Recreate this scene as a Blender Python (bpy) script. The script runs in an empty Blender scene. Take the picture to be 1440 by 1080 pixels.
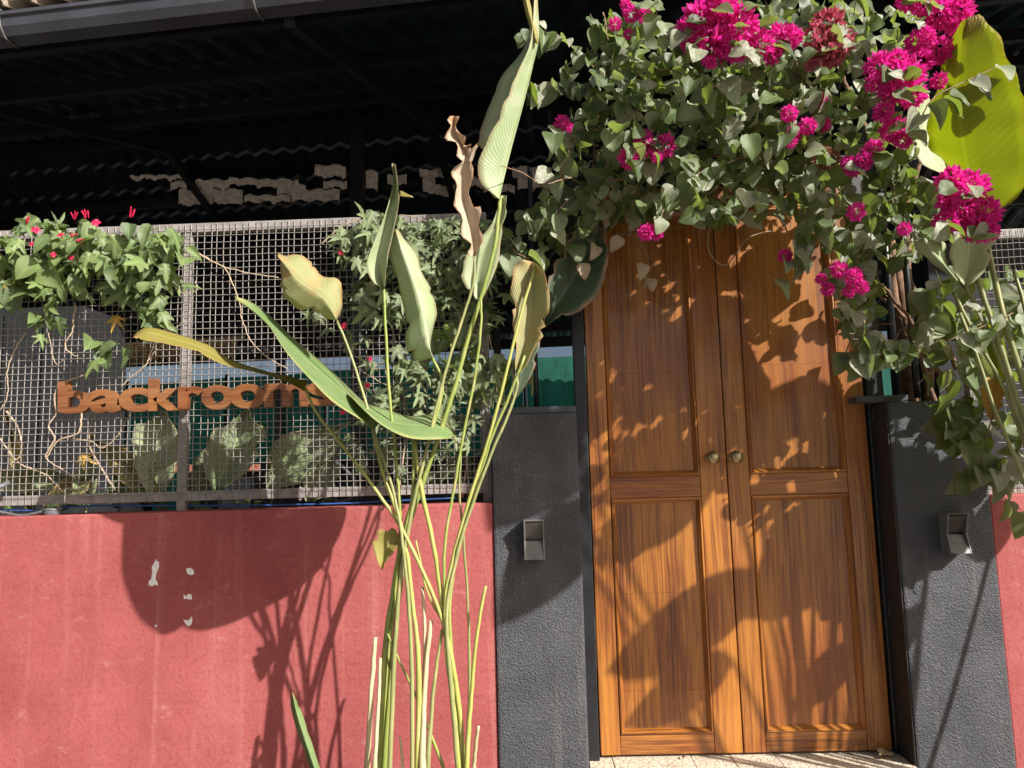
import bpy, math, random
from mathutils import Vector, Matrix
R = math.radians
rnd = random.Random(7)
scn = bpy.context.scene
COL = scn.collection

# ------------------------------------------------------------------ camera
FPX = 1040.0
YAW, PITCH, ROLL = R(1.0), R(6.5), R(1.5)
CAM = Vector((0.0, -2.85, 1.10))
_F = Vector((-math.sin(YAW)*math.cos(PITCH), math.cos(YAW)*math.cos(PITCH), math.sin(PITCH)))
_R0 = Vector((math.cos(YAW), math.sin(YAW), 0)); _U0 = _R0.cross(_F)
_R = _R0*math.cos(ROLL) - _U0*math.sin(ROLL)
_U = _U0*math.cos(ROLL) + _R0*math.sin(ROLL)
cd = bpy.data.cameras.new('camera'); cam = bpy.data.objects.new('camera', cd); COL.objects.link(cam)
cam.matrix_world = Matrix(((_R.x, _U.x, -_F.x, CAM.x), (_R.y, _U.y, -_F.y, CAM.y), (_R.z, _U.z, -_F.z, CAM.z), (0, 0, 0, 1)))
cd.sensor_width = 36; cd.lens = 36*FPX/1440; cd.clip_start = 0.02; cd.clip_end = 2000
scn.camera = cam
# ------------------------------------------------------------------ sky, sun, exposure
SUN = Vector((1.22, -1.0, 1.02)).normalized()
w = bpy.data.worlds.new('World'); scn.world = w; w.use_nodes = True
wn = w.node_tree; bg = wn.nodes['Background']
sk = wn.nodes.new('ShaderNodeTexSky'); sk.sky_type = 'NISHITA'; sk.sun_disc = False
sk.sun_elevation = math.asin(SUN.z); sk.sun_rotation = math.atan2(SUN.x, SUN.y)
sk.air_density = 0.8; sk.dust_density = 6.0
wn.links.new(sk.outputs[0], bg.inputs[0]); bg.inputs[1].default_value = 0.06
sl = bpy.data.lights.new('sun', 'SUN'); sl.energy = 5.0; sl.angle = R(0.6); sl.color = (1, 0.965, 0.91)
so = bpy.data.objects.new('sun', sl); COL.objects.link(so)
so.rotation_euler = SUN.to_track_quat('Z', 'Y').to_euler(); so.location = (4, -6, 8)
vs = scn.view_settings; vs.view_transform = 'Standard'; vs.look = 'None'; vs.gamma = 1; vs.use_curve_mapping = False
vs.exposure = 0.78

# ------------------------------------------------------------------ helpers
def P(x, y, Y):
    """world point on the plane at depth Y that is seen at photograph pixel x, y"""
    d = _F + _R*((x-720)/FPX) + _U*((540-y)/FPX)
    return CAM + d*((Y-CAM.y)/d.y)
def PZ(x, y, Z):
    d = _F + _R*((x-720)/FPX) + _U*((540-y)/FPX)
    return CAM + d*((Z-CAM.z)/d.z)
def lin(c):
    return tuple(((v/255)/12.92 if v <= 10 else ((v/255+0.055)/1.055)**2.4) for v in c)

class MB:
    def __init__(s): s.v = []; s.f = []; s.uv = {}
    def quad(s, a, b, c, d):
        i = len(s.v); s.v += [Vector(a), Vector(b), Vector(c), Vector(d)]; s.f.append((i, i+1, i+2, i+3))
    def box(s, x0, x1, y0, y1, z0, z1):
        s.hexa([(x0, y0, z0), (x1, y0, z0), (x1, y1, z0), (x0, y1, z0)], [(x0, y0, z1), (x1, y0, z1), (x1, y1, z1), (x0, y1, z1)])
    def hexa(s, lo, hi):
        i = len(s.v); s.v += [Vector(p) for p in lo] + [Vector(p) for p in hi]
        s.f += [(i+3, i+2, i+1, i), (i+4, i+5, i+6, i+7)] + [(i+k, i+(k+1) % 4, i+4+(k+1) % 4, i+4+k) for k in range(4)]
    def prism(s, lo, hi):
        n = len(lo); i = len(s.v); s.v += [Vector(p) for p in lo] + [Vector(p) for p in hi]
        s.f += [tuple(range(i+n-1, i-1, -1)), tuple(range(i+n, i+2*n))] + [(i+k, i+(k+1) % n, i+n+(k+1) % n, i+n+k) for k in range(n)]
    def bar(s, a, b, w, d, up=(0, 0, 1)):
        a = Vector(a); b = Vector(b); t = (b-a).normalized(); u = Vector(up)
        if abs(t.dot(u)) > .95: u = Vector((0, 1, 0))
        sd = t.cross(u).normalized()*(w/2); n = sd.cross(t).normalized()*(d/2)
        s.hexa([a-sd-n, a+sd-n, a+sd+n, a-sd+n], [b-sd-n, b+sd-n, b+sd+n, b-sd+n])
    def tube(s, pts, rad, n=7, cap=True):
        pts = [Vector(p) for p in pts]
        if not hasattr(rad, '__len__'): rad = [rad]*len(pts)
        ref = None; i0 = len(s.v)
        for k, p in enumerate(pts):
            t = (pts[min(k+1, len(pts)-1)]-pts[max(k-1, 0)]).normalized()
            if ref is None:
                ref = t.cross(Vector((0, 1, 0)) if abs(t.y) < .9 else Vector((1, 0, 0))).normalized()
            ref = (ref - t*ref.dot(t)).normalized(); b = t.cross(ref)
            for j in range(n):
                a = 2*math.pi*j/n; s.v.append(p + (ref*math.cos(a)+b*math.sin(a))*rad[k])
        for k in range(len(pts)-1):
            for j in range(n):
                s.f.append((i0+k*n+j, i0+k*n+(j+1) % n, i0+(k+1)*n+(j+1) % n, i0+(k+1)*n+j))
        if cap:
            s.f.append(tuple(i0+j for j in range(n-1, -1, -1))); m = i0+(len(pts)-1)*n; s.f.append(tuple(m+j for j in range(n)))
    def lathe(s, c, axis, prof, n=20):
        c = Vector(c); ax = Vector(axis).normalized(); u = ax.orthogonal().normalized(); b = ax.cross(u); i0 = len(s.v)
        for (r, h) in prof:
            for j in range(n):
                a = 2*math.pi*j/n; s.v.append(c+ax*h+(u*math.cos(a)+b*math.sin(a))*r)
        for k in range(len(prof)-1):
            for j in range(n):
                s.f.append((i0+k*n+j, i0+k*n+(j+1) % n, i0+(k+1)*n+(j+1) % n, i0+(k+1)*n+j))
    def grid(s, rows, uv=False):
        i0 = len(s.v); n = len(rows); m = len(rows[0])
        for a, r in enumerate(rows):
            for b, p in enumerate(r):
                if uv: s.uv[len(s.v)] = (b/(m-1), a/(n-1))
                s.v.append(Vector(p))
        for a in range(n-1):
            for b in range(m-1):
                s.f.append((i0+a*m+b, i0+a*m+b+1, i0+(a+1)*m+b+1, i0+(a+1)*m+b))
    def mesh(s, name, mat, smooth=False):
        me = bpy.data.meshes.new(name); me.from_pydata([tuple(p) for p in s.v], [], s.f)
        if s.uv:
            l = me.uv_layers.new(name='UVMap')
            for lp in me.loops: l.data[lp.index].uv = s.uv.get(lp.vertex_index, (0, 0))
        if mat: me.materials.append(mat)
        if smooth: me.polygons.foreach_set('use_smooth', [True]*len(me.polygons))
        me.update(); return me
    def build(s, name, mat, parent=None, smooth=False, bevel=0):
        o = link(name, s.mesh(name, mat, smooth), parent)
        if bevel:
            m = o.modifiers.new('bevel', 'BEVEL'); m.width = bevel; m.segments = 2; m.limit_method = 'ANGLE'
        return o
PARENT_INV = {}
def link(name, data, parent=None, mw=None):
    o = bpy.data.objects.new(name, data); COL.objects.link(o)
    if parent is not None:
        o.parent = parent
        o.matrix_parent_inverse = PARENT_INV.get(parent.name, Matrix.Identity(4))
    if mw is not None: o.matrix_basis = mw
    PARENT_INV[o.name] = (PARENT_INV.get(parent.name, Matrix.Identity(4)) if parent is not None else Matrix.Identity(4))
    if mw is not None and parent is None: PARENT_INV[o.name] = mw.inverted()
    elif mw is not None: PARENT_INV[o.name] = mw.inverted()
    elif parent is not None: PARENT_INV[o.name] = Matrix.Identity(4)
    return o
def tag(o, label=None, cat=None, group=None, kind=None):
    if label: o['label'] = label
    if cat: o['category'] = cat
    if group: o['group'] = group
    if kind: o['kind'] = kind
    return o
def thing(name, loc, label, cat, group=None):
    o = link(name, None, None, Matrix.Translation(Vector(loc))); o.empty_display_size = .05
    return tag(o, label, cat, group)
def spline(pts, n):
    """Catmull-Rom through pts (tuples of any length), n samples"""
    pts = [Vector(p) for p in pts]; m = len(pts)-1; out = []
    for k in range(n):
        t = k/(n-1)*m; i = min(int(t), m-1); u = t-i
        p1, p2 = pts[i], pts[i+1]; p0 = pts[i-1] if i else p1*2-p2; p3 = pts[i+2] if i+2 <= m else p2*2-p1
        out.append(.5*((2*p1)+(p2-p0)*u+(2*p0-5*p1+4*p2-p3)*u*u+(3*p1-p0-3*p2+p3)*u**3))
    return out
def frame(pos, along, normal, size):
    a = along.normalized(); n = (normal-a*normal.dot(a))
    if n.length < 1e-4: n = a.orthogonal()
    n.normalize(); s = a.cross(n)
    sc = size if hasattr(size, '__len__') else (size, size, size)
    return Matrix(((s.x*sc[0], a.x*sc[1], n.x*sc[2], pos.x), (s.y*sc[0], a.y*sc[1], n.y*sc[2], pos.y), (s.z*sc[0], a.z*sc[1], n.z*sc[2], pos.z), (0, 0, 0, 1)))

# ------------------------------------------------------------------ materials
class NT:
    def __init__(s, name):
        s.m = bpy.data.materials.new(name); s.m.use_nodes = True; s.t = s.m.node_tree
        s.b = s.t.nodes['Principled BSDF']; s.out = s.t.nodes['Material Output']
    def n(s, typ, **kw):
        x = s.t.nodes.new(typ)
        for k, v in kw.items(): setattr(x, k, v)
        return x
    def l(s, a, b): s.t.links.new(a, b)
    def noise(s, vec, scale, detail=4, rough=.55):
        x = s.n('ShaderNodeTexNoise'); x.inputs['Scale'].default_value = scale; x.inputs['Detail'].default_value = detail; x.inputs['Roughness'].default_value = rough
        if vec is not None: s.l(vec, x.inputs['Vector'])
        return x.outputs['Fac']
    def ramp(s, fac, stops):
        x = s.n('ShaderNodeValToRGB'); e = x.color_ramp.elements
        while len(e) < len(stops): e.new(.5)
        for k, (p, c) in enumerate(stops): e[k].position = p; e[k].color = (c[0], c[1], c[2], 1) if hasattr(c, '__len__') else (c, c, c, 1)
        s.l(fac, x.inputs[0]); return x.outputs[0]
    def mix(s, a, b, fac, mode='MIX'):
        x = s.n('ShaderNodeMix', data_type='RGBA', blend_type=mode)
        for sock, v in ((x.inputs[0], fac), (x.inputs[6], a), (x.inputs[7], b)):
            if isinstance(v, (int, float)): sock.default_value = v
            elif isinstance(v, tuple): sock.default_value = (v[0], v[1], v[2], 1)
            else: s.l(v, sock)
        return x.outputs[2]
    def math(s, op, a, b=0.0):
        x = s.n('ShaderNodeMath', operation=op)
        for sock, v in ((x.inputs[0], a), (x.inputs[1], b)):
            if isinstance(v, (int, float)): sock.default_value = v
            else: s.l(v, sock)
        return x.outputs[0]
    def obj(s): return s.n('ShaderNodeTexCoord').outputs['Object']
    def uv(s): return s.n('ShaderNodeTexCoord').outputs['UV']
    def map(s, vec, sc, loc=(0, 0, 0)):
        x = s.n('ShaderNodeMapping'); x.inputs['Scale'].default_value = sc; x.inputs['Location'].default_value = loc; s.l(vec, x.inputs['Vector']); return x.outputs[0]
    def bump(s, h, strength, dist=.01):
        x = s.n('ShaderNodeBump'); x.inputs['Strength'].default_value = strength; x.inputs['Distance'].default_value = dist
        s.l(h, x.inputs['Height']); s.l(x.outputs[0], s.b.inputs['Normal']); return x
    def col(s, c):
        if isinstance(c, tuple): s.b.inputs['Base Color'].default_value = (*c, 1)
        else: s.l(c, s.b.inputs['Base Color'])
    def rough(s, r, met=0, spec=.5):
        s.b.inputs['Roughness'].default_value = r; s.b.inputs['Metallic'].default_value = met; s.b.inputs['Specular IOR Level'].default_value = spec
    def rand(s):
        a = s.n('ShaderNodeObjectInfo').outputs['Random']; b = s.n('ShaderNodeNewGeometry').outputs['Random Per Island']
        return s.math('FRACT', s.math('ADD', a, b))
M = {}
def simple(name, c, rough=.6, met=0, nscale=30, var=.25, bump=.15, bdist=.002):
    t = NT(name); v = t.obj(); f = t.noise(v, nscale)
    t.col(t.ramp(f, [(.3, tuple(x*(1-var) for x in c)), (.7, tuple(min(1, x*(1+var)) for x in c))])); t.rough(rough, met)
    if bump: t.bump(t.noise(v, nscale*6, 3), bump, bdist)
    M[name] = t.m
simple('black_metal', (.012, .013, .016), .38, 0, 12, .35, .12)
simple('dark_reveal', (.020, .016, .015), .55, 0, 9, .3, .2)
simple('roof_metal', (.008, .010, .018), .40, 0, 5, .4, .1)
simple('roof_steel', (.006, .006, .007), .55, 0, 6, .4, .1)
simple('gutter_paint', (.052, .054, .064), .42, 0, 4, .25, .06)
simple('fence_steel', (.25, .225, .21), .6, 0, 25, .35, .3)
simple('wire_steel', (.26, .235, .215), .55, 0, 60, .3, 0)
simple('cap_steel', (.07, .075, .085), .42, .3, 14, .3, .1)
simple('lamp_metal', (.15, .147, .143), .5, .2, 30, .2, .05)
simple('lamp_glass', (.07, .062, .055), .12, 0, 30, .1, 0)
simple('pale_piece', (.66, .59, .52), .8, 0, 14, .3, .3)
simple('clay_tile', (.30, .24, .19), .85, 0, 12, .4, .4)
simple('straw', (.50, .38, .19), .75, 0, 20, .3, 0)
simple('dry_stem', (.40, .30, .21), .8, 0, 40, .3, .2)
simple('bark', (.17, .095, .055), .85, 0, 30, .5, .6, .006)
simple('twig', (.24, .15, .095), .8, 0, 30, .4, .2)
simple('soil', (.07, .048, .032), .95, 0, 25, .5, .8, .02)
simple('ground', (.22, .20, .175), .9, 0, 8, .25, .4, .004)
simple('floor', (.10, .07, .055), .8, 0, 8, .25, .2)
simple('dark_panel', (.007, .008, .010), .85, 0, 5, .4, .1)
simple('bench_wood', (.24, .085, .05), .6, 0, 12, .35, .2)
simple('blue_cable', (.03, .09, .30), .4, 0, 30, .1, 0)
simple('grey_plastic', (.10, .10, .105), .45, 0, 30, .2, .1)
simple('white_tie', (.75, .74, .7), .5, 0, 30, .1, 0)
simple('chip', (.80, .78, .76), .9, 0, 60, .08, .4)
simple('dead_leaf', (.52, .38, .20), .8, 0, 90, .35, .2)

def m_red():
    t = NT('red_plaster'); v = t.obj()
    big = t.noise(v, 2.3, 6, .6); fine = t.noise(v, 55, 4)
    st = t.noise(t.map(v, (16, 16, .35)), 1.0, 5, .6); st2 = t.noise(t.map(v, (34, 34, .8)), 1.0, 4, .6)
    c = t.ramp(big, [(.3, (.275, .062, .060)), (.55, (.355, .090, .086)), (.75, (.41, .122, .113))])
    c = t.mix(c, (.50, .22, .19), t.ramp(st, [(.55, 0), (.72, .38)]))             # lime runs down the face
    c = t.mix(c, (.20, .045, .042), t.ramp(st2, [(.60, 0), (.78, .30)]))
    c = t.mix(c, (.54, .28, .23), t.ramp(t.noise(t.map(v, (3, 3, 5)), 3.0, 9, .78), [(.57, 0), (.70, .5)]))   # scuffed chalky paint
    c = t.mix(c, (.22, .030, .032), t.ramp(fine, [(.30, .4), (.5, 0)]))
    wz = t.n('ShaderNodeTexNoise'); wz.inputs['Scale'].default_value = 3.5; wz.inputs['Detail'].default_value = 6; t.l(v, wz.inputs['Vector'])
    wv = t.n('ShaderNodeVectorMath', operation='MULTIPLY_ADD'); t.l(wz.outputs['Color'], wv.inputs[0]); wv.inputs[1].default_value = (.5, .5, .5); t.l(v, wv.inputs[2])
    vo = t.n('ShaderNodeTexVoronoi', feature='DISTANCE_TO_EDGE'); vo.inputs['Scale'].default_value = 1.3; t.l(wv.outputs[0], vo.inputs['Vector'])
    crack = t.math('MULTIPLY', t.ramp(vo.outputs['Distance'], [(.0015, 1), (.004, 0)]), t.ramp(t.noise(v, 1.7, 3), [(.50, 0), (.58, 1)]))
    c = t.mix(c, (.50, .22, .18), t.math('MULTIPLY', crack, .22))
    t.col(c); t.rough(.82, 0, .3)
    h = t.math('ADD', t.noise(v, 95, 5, .6), t.math('MULTIPLY', t.noise(v, 14, 4), 1.2)); h = t.math('SUBTRACT', h, t.math('MULTIPLY', crack, .2)); t.bump(h, .55, .004); M['red'] = t.m
m_red()
def m_stucco():
    t = NT('charcoal_stucco'); v = t.obj()
    n1 = t.noise(v, 120, 7, .68); n2 = t.noise(v, 5, 5); n3 = t.noise(v, 45, 4, .6)
    c = t.ramp(n2, [(.3, (.044, .046, .053)), (.7, (.072, .074, .083))])
    c = t.mix(c, (.22, .225, .24), t.ramp(n1, [(.56, 0), (.70, .5)]))
    c = t.mix(c, (.20, .19, .175), t.ramp(t.noise(t.map(v, (9, 9, .8)), 2.0, 7, .7), [(.55, 0), (.74, .40)]))
    c = t.mix(c, (.30, .285, .26), t.ramp(t.noise(v, 9, 9, .8), [(.62, 0), (.72, .35)]))
    t.col(c); t.rough(.55, 0, .55)
    vo = t.n('ShaderNodeTexVoronoi'); vo.inputs['Scale'].default_value = 150; t.l(v, vo.inputs['Vector'])
    h = t.math('ADD', t.math('MULTIPLY', n1, 1.4), t.math('MULTIPLY', vo.outputs['Distance'], -.5)); h = t.math('MULTIPLY', h, t.ramp(t.noise(v, 7, 3), [(.3, .45), (.65, 1.0)]))
    t.bump(t.math('ADD', h, t.math('MULTIPLY', n3, .35)), 1.0, .008); M['stucco'] = t.m
m_stucco()
def m_wood(name, horiz, c1=(.185, .053, .009), c2=(.41, .158, .026), c3=(.050, .012, .004), rndoff=1.0):
    t = NT(name); v = t.obj()
    oi = t.math('MULTIPLY', t.n('ShaderNodeObjectInfo').outputs['Random'], rndoff)
    off = t.n('ShaderNodeCombineXYZ'); t.l(t.math('MULTIPLY', oi, 37.0), off.inputs[0]); t.l(t.math('MULTIPLY', oi, 11.0), off.inputs[2])
    va = t.n('ShaderNodeVectorMath', operation='ADD'); t.l(v, va.inputs[0]); t.l(off.outputs[0], va.inputs[1]); v2 = va.outputs[0]
    s1 = (1.2, 30, 45) if horiz else (45, 30, 1.0); s2 = (.8, 6, 9) if horiz else (9, 6, .55)
    warp = t.n('ShaderNodeTexNoise'); warp.inputs['Scale'].default_value = 1.6; t.l(v2, warp.inputs['Vector'])
    wv = t.n('ShaderNodeVectorMath', operation='MULTIPLY_ADD'); t.l(warp.outputs['Color'], wv.inputs[0]); wv.inputs[1].default_value = (.035, .035, .035); t.l(v2, wv.inputs[2])
    fine = t.noise(t.map(wv.outputs[0], s1), 2.6, 7, .7); broad = t.noise(t.map(wv.outputs[0], s2), 1.5, 5, .6); blot = t.noise(v2, 2.2, 4)
    f = t.math('ADD', t.math('MULTIPLY', fine, .6), t.math('MULTIPLY', broad, .55))
    c = t.ramp(f, [(.42, c3), (.52, c1), (.65, c2)])
    c = t.mix(c, (.47, .185, .030), t.ramp(blot, [(.45, 0), (.75, .35)]))
    c = t.mix(c, (.22, .05, .012), t.ramp(t.noise(v2, 1.7, 4), [(.48, 0), (.72, .6)]))
    tone = t.math('ADD', t.math('MULTIPLY', oi, .16), .90)
    tc = t.n('ShaderNodeCombineColor'); [t.l(tone, tc.inputs[k]) for k in range(3)]
    c = t.mix(c, tc.outputs[0], 1.0, 'MULTIPLY')
    t.col(c); t.rough(.36, 0, .45)
    t.l(t.ramp(fine, [(.3, .48), (.7, .30)]), t.b.inputs['Roughness'])
    t.bump(fine, .18, .0015); t.b.inputs['Coat Weight'].default_value = .5; t.b.inputs['Coat Roughness'].default_value = .16; M[name] = t.m
m_wood('wood_v', False); m_wood('wood_panel', False, rndoff=.0); m_wood('wood_h', True)
m_wood('sign_wood', True, (.135, .050, .020), (.25, .115, .052), (.05, .018, .009))
def m_brass():
    t = NT('brass'); v = t.obj(); t.col(t.ramp(t.noise(v, 60), [(.3, (.34, .26, .14)), (.7, (.52, .42, .25))])); t.rough(.34, 1); M['brass'] = t.m
m_brass()
def m_tile():
    t = NT('cream_tile'); v = t.obj()
    vo = t.n('ShaderNodeTexVoronoi', feature='DISTANCE_TO_EDGE'); vo.inputs['Scale'].default_value = 42
    wz = t.n('ShaderNodeTexNoise'); wz.inputs['Scale'].default_value = 30; t.l(v, wz.inputs['Vector'])
    wv = t.n('ShaderNodeVectorMath', operation='MULTIPLY_ADD'); t.l(wz.outputs['Color'], wv.inputs[0]); wv.inputs[1].default_value = (.02, .02, .02); t.l(v, wv.inputs[2]); t.l(wv.outputs[0], vo.inputs['Vector'])
    e = t.ramp(vo.outputs['Distance'], [(.02, 1), (.09, 0)])
    c = t.ramp(t.noise(v, 12), [(.3, (.52, .44, .34)), (.7, (.66, .58, .46))]); c = t.mix(c, (.34, .27, .19), t.math('MULTIPLY', e, .75))
    t.col(c); t.rough(.7); t.bump(t.math('MULTIPLY', e, -1.0), .5, .003); M['tile'] = t.m
m_tile()
def m_net():
    t = NT('green_net'); v = t.obj()
    sx = t.n('ShaderNodeSeparateXYZ'); t.l(v, sx.inputs[0])
    g = lambda o, k: t.math('LESS_THAN', t.math('FRACT', t.math('MULTIPLY', o, k)), .3)
    lines = t.math('MAXIMUM', g(sx.outputs[0], 26), g(sx.outputs[2], 26))
    c = t.mix((.016, .155, .105), (.008, .075, .055), lines)
    c = t.mix(c, (.03, .24, .17), t.ramp(t.noise(t.map(v, (3, 3, .7)), 1.6, 5, .6), [(.4, 0), (.7, .8)]))
    t.col(c); t.rough(.7)
    tr = t.n('ShaderNodeBsdfTranslucent'); t.l(c, tr.inputs[0]); mx = t.n('ShaderNodeMixShader'); mx.inputs[0].default_value = .6
    t.l(t.b.outputs[0], mx.inputs[1]); t.l(tr.outputs[0], mx.inputs[2]); t.l(mx.outputs[0], t.out.inputs[0]); M['net'] = t.m
m_net()
def m_leaf(name, a, b, dust=(.45, .45, .38), dustamt=.5, transl=.3, trcol=None, rough=.5, veins=0, veinfreq=22, tip=None, patch=None, spec=.4, leafdust=False):
    """leaf: colour varies leaf by leaf; optional lateral ribs along the UVs, a dry tip/rim, dead patches"""
    t = NT(name); v = t.obj(); r = t.rand()
    c = t.ramp(r, [(0, a), (1, b)])
    d = t.noise(v, 28 if not veins else 9, 5, .65)
    if leafdust:      # some leaves are thick with pale dust, others nearly clean
        r2 = t.math('FRACT', t.math('MULTIPLY', r, 7.31))
        df = t.math('MULTIPLY', t.ramp(r2, [(.32, .05), (1.0, 1.0)]), t.ramp(t.noise(v, 1.5 if False else 9, 4, .6), [(.30, .25), (.65, dustamt)]))
        c = t.mix(c, dust, df)
    elif dustamt: c = t.mix(c, dust, t.ramp(d, [(.42, 0), (.72, dustamt)]))
    uv = t.uv(); sx = t.n('ShaderNodeSeparateXYZ'); t.l(uv, sx.inputs[0])
    au = t.math('ABSOLUTE', t.math('SUBTRACT', sx.outputs[0], .5))
    if veins:
        ph = t.math('ADD', t.math('MULTIPLY', sx.outputs[1], veinfreq), t.math('MULTIPLY', au, -veinfreq*.42))
        ph = t.math('ADD', ph, t.math('MULTIPLY', t.noise(v, 5, 3), 2.2))
        wv = t.math('MULTIPLY', t.math('SINE', t.math('MULTIPLY', ph, 6.283)), t.ramp(t.noise(v, 8, 3), [(.35, .15), (.65, 1)]))
        c = t.mix(c, tuple(min(1, x*1.35+.02) for x in b), t.ramp(wv, [(.0, 0), (1.0, veins*.55)]))
        t.bump(t.math('ADD', wv, t.math('MULTIPLY', t.noise(v, 14, 4), 3.0)), min(1, veins*1.6), .0016)
        c = t.mix(c, tuple(min(1, x*1.5+.05) for x in b), t.ramp(au, [(.0, .8), (.03, 0)]))
    else:
        c = t.mix(c, tuple(min(1, x*1.6+.03) for x in b), t.ramp(au, [(.0, .5), (.05, 0)]))
        t.bump(t.noise(v, 70, 2), .25, .002)
    if tip:
        e = t.math('MAXIMUM', t.ramp(au, [(.41, 0), (.5, 1)]), t.ramp(sx.outputs[1], [(.86, 0), (1, 1)]))
        e = t.math('MULTIPLY', e, t.ramp(t.noise(v, 20), [(.35, .2), (.6, 1)])); c = t.mix(c, tip, e)
    if patch: c = t.mix(c, patch, t.ramp(t.noise(v, 11, 5, .7), [(.52, 0), (.66, .9)]))
    t.col(c); t.rough(rough, 0, spec)
    if transl:
        tr = t.n('ShaderNodeBsdfTranslucent')
        if trcol: t.l(t.mix(c, trcol, .7), tr.inputs[0])
        else: t.l(t.mix(c, (.30, .42, .06), .45), tr.inputs[0])
        mx = t.n('ShaderNodeMixShader'); mx.inputs[0].default_value = transl
        t.l(t.b.outputs[0], mx.inputs[1]); t.l(tr.outputs[0], mx.inputs[2]); t.l(mx.outputs[0], t.out.inputs[0])
    M[name] = t.m
m_leaf('boug_leaf', (.026, .046, .016), (.12, .175, .055), (.54, .53, .42), .95, .34, (.36, .50, .05), .48, leafdust=True)
m_leaf('vine_leaf', (.032, .070, .018), (.16, .23, .065), (.36, .38, .26), .45, .28, (.34, .46, .05), .45)
m_leaf('vine_dark', (.050, .080, .032), (.17, .22, .090), (.36, .36, .28), .6, .25, (.28, .38, .05), .5)
m_leaf('canna_green', (.15, .24, .072), (.20, .30, .105), (.42, .44, .30), .35, .25, (.34, .46, .06), .45, .22, 42, (.42, .34, .13))
m_leaf('canna_pale', (.28, .36, .165), (.35, .42, .22), (.56, .54, .42), .5, .24, (.36, .46, .10), .55, .14, 46, (.42, .33, .18))
m_leaf('canna_yellow', (.30, .27, .055), (.36, .33, .08), (.40, .28, .12), .4, .35, (.45, .42, .05), .55, .2, 36, (.42, .24, .10))
m_leaf('canna_back', (.21, .27, .06), (.26, .32, .075), (.40, .42, .16), .3, .66, (.62, .68, .06), .5, .8, 24, (.34, .20, .06))
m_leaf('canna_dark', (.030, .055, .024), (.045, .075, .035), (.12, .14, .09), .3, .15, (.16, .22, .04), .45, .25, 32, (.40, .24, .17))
m_leaf('dry_leaf', (.46, .35, .23), (.54, .43, .30), (.64, .56, .44), .8, .3, (.55, .36, .16), .75, .3, 24, (.42, .22, .10))
m_leaf('half_dry', (.30, .32, .13), (.35, .35, .16), (.50, .40, .20), .5, .3, (.48, .42, .12), .65, .25, 34, (.45, .26, .11), (.47, .30, .13))
m_leaf('bed_leaf', (.22, .29, .13), (.36, .41, .23), (.40, .41, .30), .5, .22, (.3, .4, .08), .6, .4, 26, (.36, .27, .14))
m_leaf('bright_leaf', (.16, .27, .03), (.22, .34, .05), (.3, .34, .12), .2, .6, (.42, .60, .04), .5)
m_leaf('tree_leaf', (.05, .075, .025), (.11, .13, .05), (.22, .21, .14), .4, .3, (.3, .36, .05), .6)
m_leaf('yellow_leaf', (.45, .27, .04), (.52, .33, .06), (.4, .25, .08), .3, .4, (.6, .35, .04), .6)
m_leaf('pink_bract', (.56, .008, .21), (.80, .050, .42), (.84, .20, .52), .5, .40, (.95, .02, .42), .65, spec=.15)
m_leaf('coral_bract', (.42, .055, .13), (.56, .15, .20), (.60, .28, .26), .6, .30, (.65, .10, .18), .7, spec=.15)
m_leaf('brown_bract', (.28, .12, .07), (.36, .18, .10), (.42, .26, .16), .4, .2, (.4, .16, .06), .8, spec=.15)
m_leaf('red_petal', (.50, .008, .055), (.64, .018, .10), (.6, .05, .12), .2, .3, (.8, .01, .08), .5)
def m_stalk(name, a, b):
    t = NT(name); v = t.obj(); n = t.noise(t.map(v, (60, 60, 4)), 2.0, 4); n2 = t.noise(v, 4, 3)
    c = t.ramp(n2, [(.3, a), (.7, b)]); c = t.mix(c, (.50, .40, .20), t.ramp(t.noise(t.map(v, (20, 20, 2)), 3.0, 6, .7), [(.54, 0), (.68, .7)])); c = t.mix(c, tuple(x*.55 for x in a), t.ramp(n, [(.5, 0), (.75, .6)]))
    t.col(c); t.rough(.45); t.bump(n, .3, .002); M[name] = t.m
m_stalk('stalk_green', (.20, .26, .055), (.29, .33, .08)); m_stalk('stalk_yellow', (.30, .32, .07), (.40, .39, .11))
m_stalk('stalk_dry', (.45, .36, .20), (.56, .47, .29)); m_stalk('stalk_dull', (.20, .22, .08), (.30, .30, .12))

# ------------------------------------------------------------------ ground
G = -0.14
g = MB(); g.grid([[(-300+60*i, -60+60*j, G) for i in range(11)] for j in range(11)])
tag(g.build('ground', M['ground']), kind='structure')
DOOR_Y = 0.12
XL = P(845, 1061, DOOR_Y).x; XR = P(1255, 1056, DOOR_Y).x; XM = P(1046, 1059, DOOR_Y).x
ZB = P(1046, 1059, DOOR_Y).z; ZT = P(1000, 262, DOOR_Y).z
WT_L = P(300, 719, 0).z     # top of the red wall
PIL0, PIL1 = P(694, 740, -.01).x, P(818, 780, -.01).x
PIR0, PIR1 = P(1267, 790, -.01).x, P(1403, 800, -.01).x
sb = MB(); sb.box(-3.6, PIL0-.02, -.95, -.012, G-.05, G+.03); tag(sb.build('planting_bed', M['soil'], smooth=False), kind='structure')
sb = MB(); sb.box(PIR1+.02, 3.2, -.95, -.012, G-.05, G+.03); tag(sb.build('planting_bed', M['soil']), kind='structure')
sb = MB(); sb.box(-3.6, PIL0-.01, .19, .80, G, WT_L-.20); tag(sb.build('planting_bed', M['soil']), kind='structure')
sb = MB(); sb.box(PIR1+.01, 3.2, .19, .80, G, WT_L-.20); tag(sb.build('planting_bed', M['soil']), kind='structure')
fl = MB(); fl.box(-6.5, 6.5, .82, 9, G-.02, -.02); tag(fl.build('floor', M['floor']), kind='structure')

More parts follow.
